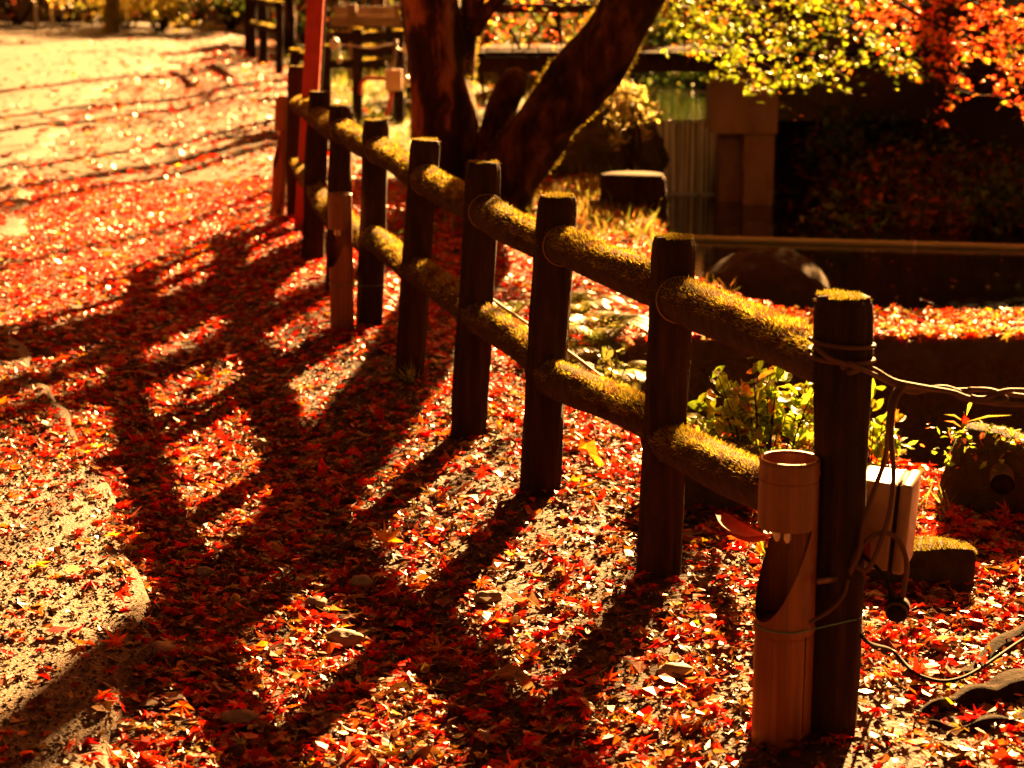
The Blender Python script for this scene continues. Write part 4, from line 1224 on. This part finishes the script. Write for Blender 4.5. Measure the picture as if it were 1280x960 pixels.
bg_ = empty('green_maple_bough', at(960, 20, DB), 'lime green maple bough drooping over the pond at the top right', 'branch')
bough([(815, -10, .3, .022), (850, 15, .1, .014), (890, 45, 0, .010), (925, 75, 0, .007), (945, 120, 0, .004)], DB, C_lime, 380, .031, .8, 1, bg_)
bough([(820, -25, .3, .022), (890, 5, .1, .014), (960, 30, 0, .010), (1010, 65, -.1, .007), (1040, 115, -.1, .003)], DB, C_lime, 560, .031, .9, 2, bg_)
bough([(900, -40, 0, .020), (980, -10, 0, .014), (1050, 20, 0, .010), (1100, 60, 0, .006), (1135, 95, 0, .003)], DB + .2, C_lime, 560, .031, .9, 3, bg_)
bough([(820, -30, .5, .02), (850, 0, .5, .012), (870, 30, .5, .008), (890, 60, .5, .004)], DB, C_lime, 220, .034, .8, 9, bg_)
bo_ = empty('orange_maple_bough', at(1180, 20, DB - .3), 'glowing orange and red maple bough hanging at the top right corner', 'branch')
bough([(1030, -50, 0, .022), (1100, -10, -.1, .016), (1170, 30, -.2, .012), (1240, 60, -.2, .008), (1310, 90, -.2, .005)], DB - .3, C_orange, 600, .031, .95, 4, bo_)
bough([(1060, -30, 0, .015), (1120, 20, 0, .010), (1180, 60, 0, .007), (1200, 110, 0, .003)], DB - .2, C_orange, 340, .030, .8, 5, bo_)
bough([(1150, -40, 0, .015), (1210, 0, 0, .010), (1280, 30, 0, .007), (1350, 50, 0, .003)], DB - .4, C_orange, 460, .030, .9, 6, bo_)
bough([(1240, -20, 0, .012), (1260, 50, 0, .008), (1290, 110, 0, .005), (1310, 150, 0, .003)], DB - .3, C_orange, 200, .029, .7, 7, bo_)
# thin bare twig of that bough
link('twig', mesh('twig', *tube(spline([W(1170, 100, DB - .4, 0)[:3], W(1215, 118, DB - .4, 0)[:3], W(1250, 122, DB - .4, 0)[:3], W(1300, 150, DB - .4, 0)[:3]], 6), .004, 6), M_trunk), bo_, world=True)

# ------------------------------------------------------------------ trees, shrubs
def shrub(name, x, y, h, w, N, size, colf, label, cat='shrub', group=None, mat=None, T=T_small_oval, stems=5, z=None, flat=.9):
    z0 = hz(x, y) if z is None else z
    root = empty(name, (x, y, z0), label, cat, group)
    segs, cs, rs = [], [], []
    for q in range(stems):
        a = rng.uniform(0, 6.28); l = rng.uniform(.2, .5) * w
        top = (x + math.cos(a) * l, y + math.sin(a) * l, z0 + h * rng.uniform(.5, .85))
        segs.append(tube(spline([(x + rng.normal(0, .03), y, z0 - .05), ((x + top[0]) / 2 + rng.normal(0, .05), (y + top[1]) / 2, z0 + h * .4), top], 5), np.linspace(.03, .008, 11) * h / 1.2, 6))
        for _ in range(3):
            cs.append((top[0] + rng.normal(0, .18) * w, top[1] + rng.normal(0, .18) * w, top[2] + rng.normal(0, .12) * h - .05 * h)); rs.append(rng.uniform(.16, .30) * w)
    link('trunk', mesh('trunk', *merge(segs), M_darkwood), root, world=True)
    V, Fq, C = leaf_cloud(cs, rs, N, size, colf, T, flat, .7)
    link('crown', mesh('crown', V, Fq, mat or M_far_foliage, C, False), root, world=True)
    return root
# forest bank right of and behind the pond
words_ = ['dark reddish', 'dim olive', 'dark green', 'dim russet', 'black green', 'dull crimson', 'brownish green']
places = ['left of the others', 'beside the pier', 'right behind the bamboo pole', 'under the green bough', 'under the orange bough', 'at the right edge', 'above the dark water']
n_b = 0
bank = [(1005, 230, 16.4, 1.3), (1060, 240, 16.2, 1.5), (1115, 250, 15.8, 1.5), (1170, 262, 15.2, 1.6), (1225, 272, 14.8, 1.5), (1280, 280, 14.4, 1.6), (1340, 285, 14.2, 1.6),
        (1030, 150, 18.2, 1.8), (1095, 150, 17.8, 1.9), (1160, 150, 17.4, 1.8), (1225, 150, 17.0, 1.9), (1290, 150, 16.6, 1.9), (1360, 150, 16.2, 1.9), (980, 100, 20, 2.0), (1100, 80, 20.5, 2.0), (1230, 80, 19.8, 2.0)]
for k, (px, py, y, w) in enumerate(bank):
    x = (px - 640) / F_PX * y * 1.0
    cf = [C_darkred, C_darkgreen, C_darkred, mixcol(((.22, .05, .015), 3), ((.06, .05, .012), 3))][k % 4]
    row = 'at the water edge' if k < 7 else 'higher up the bank'
    adj = ['reddish brown', 'dark green', 'wine red', 'russet'][k % 4]
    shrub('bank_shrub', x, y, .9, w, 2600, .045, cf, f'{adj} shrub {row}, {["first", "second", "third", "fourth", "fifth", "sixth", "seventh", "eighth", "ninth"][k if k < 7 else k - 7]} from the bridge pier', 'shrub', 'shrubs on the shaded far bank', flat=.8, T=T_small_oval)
# behind the weir and under the bridge
for k, (px, y, h, w, cf, lab) in enumerate([(775, 19.5, 1.3, 1.4, C_darkgreen, 'deep green bush above the weir left of the waterfall'), (850, 20.5, 1.2, 1.5, C_darkgreen, 'deep green bush above the weir behind the waterfall'),
        (915, 21.5, 1.4, 1.6, C_darkgreen, 'deep green bush seen behind the bridge pier'), (700, 20.5, 1.3, 1.4, C_darkred, 'dim red brown bush behind the leaning trunk'), (640, 23.5, 1.3, 1.5, C_darkred, 'dim red brown bush seen between the two maple trunks'), (820, 18.2, .7, .8, C_green, 'olive bush on the bank just over the weir')]):
    shrub('bush', (px - 640) / F_PX * y, y, h, w, 2600, .05, cf, lab, 'bush')
# shrub by the stump; its white highlights are put into pale leaf colours
pz = gp(770, 205)
shrub('sun_paled_shrub', .86, 13.6, .75, .42, 800, .026, mixcol(((.55, .42, .16), 3), ((.40, .36, .08), 3), ((.22, .2, .04), 2)), 'glossy shrub left of the waterfall, white sunlight put into its pale leaf colours', 'shrub', mat=M_foliage, stems=6)
V, F = lump(33, (.55, .5, .42), 4, .3, 1.2)
mb = link('mossy_mound', mesh('mossy_mound', V, F, M_moss_stone), loc=(.60, 14.3, .12)); tag(mb, 'dark mossy rock mound behind the leaning trunk beside the pond', 'rock')
# grass on the lawn and the bank
def grass(name, x, y, size, col, label):
    z = height(x, y); n = len(x)
    a = scatter(T_blade, np.stack([x, y, z], -1), size * rng.uniform(.5, 1.4, n), .35, .12, col)
    tag(link(name, mesh(name, *a[:2], M_grass, a[2], False)), label, 'grass', None, 'stuff')
x, y = field(22000, 10.6, 33, -.14, .08)
k = (x - fence_x(y) > .5 * sm(10, 13, y) + .3) & (y < hill_y(x / y)) & (x < shore_x(y) - .05) & ((W_patch2(x * .8, y * .8) > -.02))
x, y = x[k], y[k]
grass('lawn_grass', x, y, .10 + .002 * y, mixcol(((.17, .17, .02), 3), ((.08, .11, .015), 4), ((.35, .26, .06), 1))(len(x)), 'sunlit yellow green grass and moss behind the fence')
x = np.concatenate([rng.normal(.52, .25, 3500), rng.uniform(.75, 1.2, 900)]); y = np.concatenate([rng.normal(11.9, .7, 3500), rng.uniform(9.2, 12, 900)])
k = x < shore_x(y) + .06; x, y = x[k], y[k]
grass('bank_grass', x, y, .07, mixcol(((.28, .22, .04), 3), ((.12, .12, .02), 3), ((.35, .16, .03), 2))(len(x)), 'dry golden grass on the bank between the leaning trunk and the stump')
# little tufts by the posts
def tuft(px, py, n, size, col, label, name='grass_tuft'):
    p = gp(px, py)
    pos = np.stack([p.x + rng.normal(0, .012, n), p.y + rng.normal(0, .012, n), np.full(n, p.z)], -1)
    a = scatter(T_blade, pos, size * rng.uniform(.6, 1.3, n), .45, .1, col(n))
    tag(link(name, mesh(name, *a[:2], M_grass, a[2], False)), label, 'grass')
tuft(512, 478, 26, .085, C_lime, 'tuft of bright grass at the foot of the fifth fence post')
tuft(1120, 728, 12, .09, C_lime, 'thin yellow green grass blades in front of the mossy stone block')
tuft(965, 705, 16, .07, C_lime, 'small grass tuft behind the nearest bamboo lamp')
tuft(790, 300, 40, .12, C_fern, 'golden grass clump in front of the stump')
tuft(905, 400, 26, .12, C_fern, 'long grass at the near side of the boulder')

# ------------------------------------------------------------------ ferns and broad-leaved plants between fence and wall
def fern(px, py, n, L, label, colf=C_gold, y=None, lean=(0, 0)):
    p = gp(px, py) if y is None else at(px, py, y)
    root = empty('fern', p, label, 'fern')
    for q in range(n):
        a = 2 * math.pi * q / n + rng.normal(0, .25); l = L * rng.uniform(.7, 1.1)
        dx, dy = math.cos(a) + lean[0], math.sin(a) + lean[1]
        pts = spline([(p.x, p.y, p.z), (p.x + dx * l * .35, p.y + dy * l * .35, p.z + l * .42), (p.x + dx * l * .75, p.y + dy * l * .75, p.z + l * .40), (p.x + dx * l, p.y + dy * l, p.z + l * .18)], 8)
        T = np.gradient(pts, axis=0); T /= np.linalg.norm(T, axis=1)[:, None]
        V, F = tube(pts, np.linspace(.003, .001, len(pts)), 4, None, False); Cc = []
        V = V.tolist(); F = [f for f in F]
        for i_ in range(2, len(pts)):
            s_ = np.cross(T[i_], [0, 0, 1]); s_ /= np.linalg.norm(s_) + 1e-9
            wl = l * .30 * math.sin(math.pi * (i_ / len(pts)) ** .7 * .95 + .12)
            for sg in (-1, 1):
                b0 = pts[i_]; tip = b0 + sg * s_ * wl + T[i_] * wl * .35 + np.array([0, 0, -.15 * wl]); hw = T[i_] * l * .018
                k0 = len(V); mid_ = (b0 + tip) / 2 + [0, 0, .006]
                V += [list(b0 - hw), list(b0 + hw), list(mid_ + hw * 1.1), list(mid_ - hw * 1.1), list(tip)]
                F += [[k0, k0 + 1, k0 + 2, k0 + 3], [k0 + 3, k0 + 2, k0 + 4]]
        col = np.tile(colf(1), (len(V), 1))
        link('frond', mesh('frond', V, F, M_foliage, col, False), root, world=True)
    return root
fern(705, 462, 9, .26, 'golden green fern just behind the third fence post', C_fern)
fern(750, 440, 11, .32, 'broad fern in the hollow between the second and third posts', C_fern)
fern(770, 490, 9, .22, 'low fern with pale fronds nearest the second post', C_fern)
fern(640, 400, 7, .20, 'half shaded fern beside the fourth fence post', C_fern)
fern(725, 400, 9, .22, 'small dark fern at the top of the hollow', C_fern)

def leafy_plant(px, py, y, n_stem, H, spreadx, label, size=.034, colf=C_lime, per=9, name='leafy_shrub', cat='shrub'):
    base = at(px, py, y)
    root = empty(name, base, label, cat)
    for q in range(n_stem):
        dx = rng.uniform(-1, 1) * spreadx; dy = rng.uniform(-.1, .16); hh = H * rng.uniform(.6, 1.05) * (1 - .25 * abs(dx) / max(spreadx, .01))
        pts = spline([(base.x + dx * .2, base.y + dy * .3, base.z), (base.x + dx * .6, base.y + dy * .6, base.z + hh * .6), (base.x + dx, base.y + dy, base.z + hh)], 6)
        V, F = tube(pts, np.linspace(.004, .0015, len(pts)), 5, None, False)
        link('stem', mesh('stem', V, F, M_root), root, world=True)
        n = per; t = rng.uniform(.35, 1, n) ** .7; idx = (t * (len(pts) - 1)).astype(int)
        pos = pts[idx] + rng.normal(0, .022, (n, 3))
        nr = np.tile([0, -.3, .8], (n, 1))
        for j_ in range(n):
            V, Fq, C = scatter(T_oval, pos[j_:j_ + 1], size * rng.uniform(.7, 1.2, 1), .5, .18, colf(1), nr[j_:j_ + 1])
            link('leaf', mesh('leaf', V, Fq, M_foliage, C, True), root, world=True)
    return root
leafy_plant(955, 640, 5.75, 34, .52, .30, 'bushy green shrub with oval leaves behind the near end of the fence', per=13)
leafy_plant(1085, 640, 5.85, 10, .46, .13, 'right hand clump of green leaves showing beside the near post', per=8)
leafy_plant(765, 505, 6.4, 4, .22, .06, 'narrow leaved seedling catching the sun between the ferns', per=7, size=.026, colf=C_fern, name='seedling', cat='plant')
fh = small_leaves('white_flower_heads', at(905, 520, 5.7), (.05, .03, .03), 8, .012, mixcol(((.7, .6, .4), 1)), 'few tiny pale seed heads above the green shrub', 'flowers')
fh['kind'] = 'stuff'

# thin stemmed weed with a red leaf caught on it
wd = empty('tall_weed', gp(1175, 625), 'thin tall weed with a red maple leaf caught at its top', 'plant')
yw = 5.6
for pts in ([(1172, 622), (1185, 590), (1196, 565), (1202, 530), (1205, 515)], [(1190, 625), (1192, 600), (1198, 585), (1190, 560)], [(1183, 628), (1200, 600), (1204, 582)]):
    V, F = tube(spline([tuple(at(a_, b_, yw)) for a_, b_ in pts], 5), .0022, 5); link('stem', mesh('stem', V, F, M_root), wd, world=True)
def blade(root, p0, p1, w, col, y=yw):
    a, c = at(*p0, y), at(*p1, y - .03); m_ = (a + c) / 2 + Vector((0, 0, .008)); s_ = (c - a).cross(Vector((0, 1, 0))).normalized() * w
    link('leaf', mesh('leaf', [tuple(a), tuple(m_ + s_), tuple(m_ - s_), tuple(c), tuple(m_ + Vector((0, .004, 0)))], [[0, 1, 4], [0, 4, 2], [1, 3, 4], [4, 3, 2]], M_foliage, np.tile(col, (5, 1)), True), root, world=True)
blade(wd, (1205, 528), (1265, 519), .003, (.22, .18, .03)); blade(wd, (1205, 527), (1180, 518), .003, (.22, .18, .03)); blade(wd, (1203, 535), (1180, 526), .003, (.4, .15, .03))
blade(wd, (1180, 563), (1196, 592), .006, (.42, .40, .03)); blade(wd, (1199, 560), (1190, 580), .005, (.3, .30, .03)); blade(wd, (1208, 520), (1216, 498), .006, (.25, .25, .03))
V, Fq, C = scatter(T_maple7, [tuple(at(1206, 524, yw - .02))], [.028], .1, .3, np.array([RED * 1.2]), np.array([[0, -1, .4]])); link('caught_leaf', mesh('caught_leaf', V, Fq, M_leaf, C, False), wd, world=True)
for k, (px, py) in enumerate([(1150, 640), (1135, 660), (1185, 650)]): tuft(px, py, 14, .10, C_fern, ['wispy dry tuft behind the beige box', 'wispy dry tuft right beside the beige box', 'wispy dry tuft at the foot of the tall weed'][k])

# ------------------------------------------------------------------ red post, white box, far fences
rp_ = empty('red_post', gp(376, 282), 'tall red painted post leaning behind the far end of the fence', 'post')
pA = gp(378, 285)
a, c = at(378, 288, pA.y), at(398, -60, pA.y + .1)
Vt, Ft = strap(a, c, .095, .06); link('shaft', bevel_me(mesh('shaft', Vt, Ft, M_red), .006), rp_, world=True)
Vt, Ft = strap(a + Vector((.06, .01, 0)), c + Vector((.06, .01, 0)), .012, .01); link('side_strip', mesh('side_strip', Vt, Ft, M_darkwood), rp_, world=True)

def log_post(px, pyb, pyt, w, root, y=None, name='post', lean=0):
    b = gp(px, pyb) if y is None else at(px, pyb, y)
    t = at(px + lean, pyt, b.y); R = w / F_PX * b.y / 2
    Vt, Ft = tube(spline([b - Vector((0, 0, .05)), (b + t) / 2, t], 8), R, 14, bark(int(px)), True, .003)
    po = link(name, mesh(name, Vt, Ft, M_darkwood), root, world=True)
    N = 220; a = rng.uniform(0, 6.28, N); q = R * np.sqrt(rng.random(N))
    fuzz('moss', np.stack([t.x + q * np.cos(a), t.y + q * np.sin(a), np.full(N, t.z)], -1), np.tile([0, 0, 1.], (N, 1)), .02, po, moss_cols(N) * 1.2)
    return b, t, R
def log_rail(p0, p1, R, root, moss=True):
    Vt, Ft = tube(spline([tuple(p0), tuple((Vector(p0) + Vector(p1)) / 2 + Vector((0, 0, -.01))), tuple(p1)], 8), R, 14, bark(9), True, .003)
    ro = link('rail', mesh('rail', Vt, Ft, M_darkwood), root, world=True)
    N = 500; t = rng.random((N, 1)); a = rng.uniform(-1.0, 1.0, N); d = (Vector(p1) - Vector(p0)).normalized(); up = np.array([0, 0, 1.]); sd = np.cross(np.array(d), up); sd /= np.linalg.norm(sd)
    nr = np.cos(a)[:, None] * up + np.sin(a)[:, None] * sd
    fuzz('moss', np.array(p0)[None] * (1 - t) + np.array(p1)[None] * t + nr * R, nr, .025, ro, moss_cols(N) * 1.2)
f2 = empty('log_fence', gp(430, 150), 'second dark log fence with mossy rails crossing the lawn behind the red post', 'fence')
Dg = 19.0
for px, pyb, pyt, w in ((447, 165, 36, 13), (408, 160, 57, 12), (498, 160, 38, 16), (369, 165, 62, 13)): log_post(px, pyb, pyt, w, f2, y=Dg)
for (x0, x1, yy, r) in ((412, 482, 45, .045), (412, 482, 79, .04), (447, 500, 62, .045), (372, 412, 70, .04)): log_rail(at(x0, yy, Dg + .02), at(x1, yy, Dg + .1), r, f2)
# ordinary shade board / roof far behind
sb = empty('plank_bench', gp(460, 60), 'weathered plank table standing beyond the second log fence', 'table')
yq = 24.0
for k, (y0, y1) in enumerate(((7, 20), (20.8, 33))):
    a, c = at(418 - 5 * k, y0, yq + .25 - .2 * k), at(508, y1, yq + .25 - .2 * k)
    V, F = box((a.x + c.x) / 2, yq + .1 - .1 * k, (a.z + c.z) / 2, c.x - a.x, .06, a.z - c.z); link('plank', bevel_me(mesh('plank', V, F, M_wood, None, False), .008), sb, world=True)
for px in (440, 498):
    a = at(px, 5, yq - .1); V, F = box(a.x, yq - .1, (a.z - .1) / 2, .11, .09, a.z + .1); link('leg', bevel_me(mesh('leg', V, F, M_wood), .008), sb, world=True)
wbx = empty('meter_box', at(492, 112, 17.5), 'small cream metal box on a post with red pipe arms', 'box')
a = at(492, 100, 17.5)
link('body', bevel_me(mesh('body', *box(a.x, 17.5, a.z, .15, .08, .19), plain('cream_paint', (.75, .58, .38), .5, .4)), .006), wbx, world=True)
V, F = tube(spline([tuple(at(489, 145, 17.6)), tuple(at(489, 112, 17.6)), tuple(at(495, 50, 17.6))], 6), .02, 8); link('stand', mesh('stand', V, F, M_metal), wbx, world=True)
V, F = tube(spline([tuple(at(450, 118, 17.55)), tuple(at(452, 103, 17.55)), tuple(at(460, 98, 17.5)), tuple(at(482, 98, 17.5))], 6), .018, 10); link('pipe', mesh('pipe', V, F, M_red), wbx, world=True)
V, F = tube(spline([tuple(at(490, 112, 17.5)), tuple(at(488, 125, 17.5)), tuple(at(483, 145, 17.5))], 6), .018, 10); link('pipe', mesh('pipe', V, F, M_red), wbx, world=True)
# line of small white lamps on a cord
ll = empty('lamp_string', at(470, 60, 18.2), 'string of small white lamps hanging between the second fence and the maple', 'lamp')
yl = 18.2
V, F = tube(spline([tuple(at(*q, yl)) for q in ((412, 55), (440, 57), (465, 60), (490, 55), (500, 62), (512, 64), (530, 50))], 6), .006, 6); link('cord', mesh('cord', V, F, M_white), ll, world=True)
for px, py, r in ((418, 55, .05), (510, 60, .055), (507, 102, .05), (516, 98, .04), (424, 75, .03)):
    V, F = lump(int(px), (r, r, r * 1.2), 2, .1); V = V + np.array(at(px, py, yl)); link('shade', mesh('shade', V, F, M_white), ll, world=True)
    V, F = tube([tuple(at(px, py - 3, yl)), tuple(at(px + 1, 58, yl))], .004, 5); link('drop_wire', mesh('drop_wire', V, F, M_white), ll, world=True)

# cluster of dark posts at the roadside far left
f3 = empty('log_fence', gp(335, 85), 'far dark log fence posts beside the bend of the road', 'fence')
for px, pyb, pyt, w in ((316, 74, -15, 9), (329, 80, -5, 11), (349, 92, 2, 10), (309, 66, -20, 7)): log_post(px, pyb, pyt, w, f3)
b0 = gp(316, 74); b1 = gp(349, 92); log_rail(b0 + Vector((0, 0, .55)), b1 + Vector((0, 0, .6)), .05, f3); log_rail(b0 + Vector((0, 0, .95)), b1 + Vector((0, 0, .95)), .05, f3)
# far side of the road
for k, (px, pyb, w, h, lab, mat) in enumerate([(45, 24, 4, 2.4, 'thin pale pole at the far left of the road, left of its twin', M_white), (65, 26, 4, 2.4, 'thin pale pole beside the far road, right of its twin', M_white)]):
    b = gp(px, pyb + 14); b = at(px, pyb, 43.0); Vt, Ft = tube([(b.x, 43, -.1), (b.x, 43, 1.2), (b.x, 43, h)], w / F_PX * 43 / 2, 10); Vt = Vt - np.array([b.x, 43, 0])
    tag(link('pole', mesh('pole', Vt, Ft, mat), loc=(b.x, 43, 0)), lab, 'pole', 'pale poles across the road')
sg = empty('small_sign', at(262, 42, 42.5), 'small yellow sign board at the far edge of the road', 'sign')
a = at(262, 35, 42.5)
link('board', bevel_me(mesh('board', *box(a.x, 42.5, a.z + .02, .20, .02, .22), M_white), .004), sg, world=True)
link('panel', mesh('panel', *box(a.x, 42.485, a.z + .03, .13, .006, .14), M_gold), sg, world=True)
link('leg', mesh('leg', *box(a.x, 42.53, a.z / 2 - .05, .04, .03, a.z + .1), M_wood), sg, world=True)

BARE = True
def tall_tree(name, x, y, R, H, lean, label, mat=M_trunk, crown=True, group=None, colf=C_green, seed=1, low=3.2, N=1100, cw=1.5):
    z = hz(x, y)
    root = empty(name, (x, y, z), label, 'tree', group)
    S = spline([(x, y, z - .1, R * 1.3), (x + lean * .1, y, z + .4, R), (x + lean * .5, y, z + H * .5, R * .8), (x + lean, y, z + H, R * .25)], 8)
    link('trunk', mesh('trunk', *tube(S[:, :3], S[:, 3], 16, bark(seed, (2, 3, 5), .08, .06)), mat), root, world=True)
    segs = []; cs = []; rs = []
    for q in range(6):
        t = rng.uniform(.5, .95); p0 = S[int(t * (len(S) - 1)), :3]; a = rng.uniform(0, 6.28); l = rng.uniform(.5, 1.0) * cw
        p1 = p0 + np.array([math.cos(a) * l, math.sin(a) * l, l * .5]); segs.append(tube(spline([p0, (p0 + p1) / 2 + [0, 0, .1], p1], 4), np.linspace(R * .35, R * .08, 9), 6)); cs.append(p1); rs.append(rng.uniform(.35, .7) * cw * .7)
    link('limbs', mesh('limbs', *merge(segs), mat), root, world=True)
    if crown:
        V, Fq, C = leaf_cloud(cs, rs, N, .085, colf)
        link('crown', mesh('crown', V, Fq, M_far_foliage, C, False), root, world=True)
    return root
M_mosstrunk = noisy('mossy_trunk', [(.3, (.12, .09, .015)), (.7, (.34, .28, .03))], scale=3, rough=.95, bump=.8, bdist=.02)
tall_tree('moss_tree', at(138, 40, 41.5).x, 41.5, .16, 7, .5, 'mossy yellow green tree trunk at the far side of the road', M_mosstrunk, seed=2)
shrub('golden_bush', at(200, 30, 42.2).x, 42.2, 1.5, 2.6, 1700, .085, C_gold, 'sunlit golden bush across the road at the top left', 'bush', mat=M_foliage, stems=8)
shrub('golden_bush', at(160, 30, 43.5).x, 43.5, 1.2, 1.8, 1600, .07, C_gold, 'small golden bush just right of the mossy trunk', 'bush', mat=M_foliage, stems=6)
for k, (px, y, h, w, lab) in enumerate([(20, 46.5, 1.7, 3, 'dark bush at the top left corner'), (80, 47.0, 1.7, 3, 'dark bush behind the two pale poles'), (110, 46.5, 1.6, 2.2, 'dark olive bush left of the mossy trunk'), (250, 46.5, 1.6, 3, 'dark green bush behind the small sign'),
        (290, 43, 1.9, 2.6, 'dark green bush left of the far fence posts'), (380, 37, 1.6, 2.4, 'dim bush behind the red post'), (430, 35, 1.6, 2.4, 'dim olive bush beyond the plank table'), (510, 33, 1.6, 2.2, 'dim bush left of the upright maple trunk'), (590, 30, 1.5, 2.0, 'dim russet bush right of the upright maple trunk')]):
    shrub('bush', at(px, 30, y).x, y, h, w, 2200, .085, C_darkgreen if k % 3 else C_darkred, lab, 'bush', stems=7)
# thin trees whose long shadows cross the path
for k, (x, y, R, lean, lab) in enumerate([(-1.9, 27, .10, .3, 'thin dark tree trunk beyond the plank table'), (-1.15, 22.5, .07, -.4, 'slim leaning tree trunk behind the meter box'), (-3.6, 31, .14, .2, 'dark tree trunk behind the far fence posts'),
        (.15, 24, .10, .5, 'slim tree trunk seen between the two maple trunks'), (.5, 19.2, .06, -.3, 'thin grey sapling behind the broken stub'), (1.6, 29, .15, 0, 'forest tree trunk behind the bridge'), (3.4, 23, .16, .3, 'forest tree trunk above the far bank'), (-.6, 33, .15, 0, 'tree trunk at the back of the lawn'), (5.4, 21, .15, .4, 'forest tree trunk on the right bank')]):
    tall_tree('tree', x, y, R, 6.5, lean, lab, seed=k + 5, colf=[C_green, C_orange, C_darkgreen][k % 3], N=260, crown=x < 0)
# saplings with thin red foliage behind the maple
o_ = empty('red_sapling', at(680, 90, 15.0), 'sapling with sparse red leaves behind the leaning trunk', 'tree')
for pts in ([(655, 120), (660, 60), (690, 10), (720, -30)], [(605, 130), (600, 60), (612, 20), (640, -10)], [(660, 90), (640, 40), (610, 10)]):
    S = spline([tuple(at(a_, b_, 15.0)) for a_, b_ in pts], 6); link('stem', mesh('stem', *tube(S, .012, 7), M_trunk), o_, world=True)
pos = np.array([tuple(at(rng.uniform(600, 740), rng.uniform(-10, 60), 15 + rng.normal(0, .3))) for _ in range(260)])
V, Fq, C = scatter(T_maple5, pos, .032 * rng.uniform(.6, 1.2, 260), .5, .25, mixcol(((.6, .08, .02), 3), ((.6, .3, .03), 2), ((.3, .3, .02), 1))(260)); link('foliage', mesh('foliage', V, Fq, M_foliage, C, False), o_, world=True)

# leaves floating on the pond
n = 170
x = rng.uniform(1.1, 5, n); y = rng.uniform(8.8, 15, n) ; k = (x > shore_x(y) + .35); x, y = x[k], y[k]
col, _ = palette(len(x), [.2, .2, .2, .2, .05, 0, .15, 0])
a = scatter(T_maple5, np.stack([x, y, np.full(len(x), WATER_Z + .006)], -1), .022, .04, .05, col)
tag(link('floating_leaves', mesh('floating_leaves', *a[:2], M_litter, a[2], False)), 'scattered small leaves floating on the dark pond', 'fallen leaves', None, 'stuff')
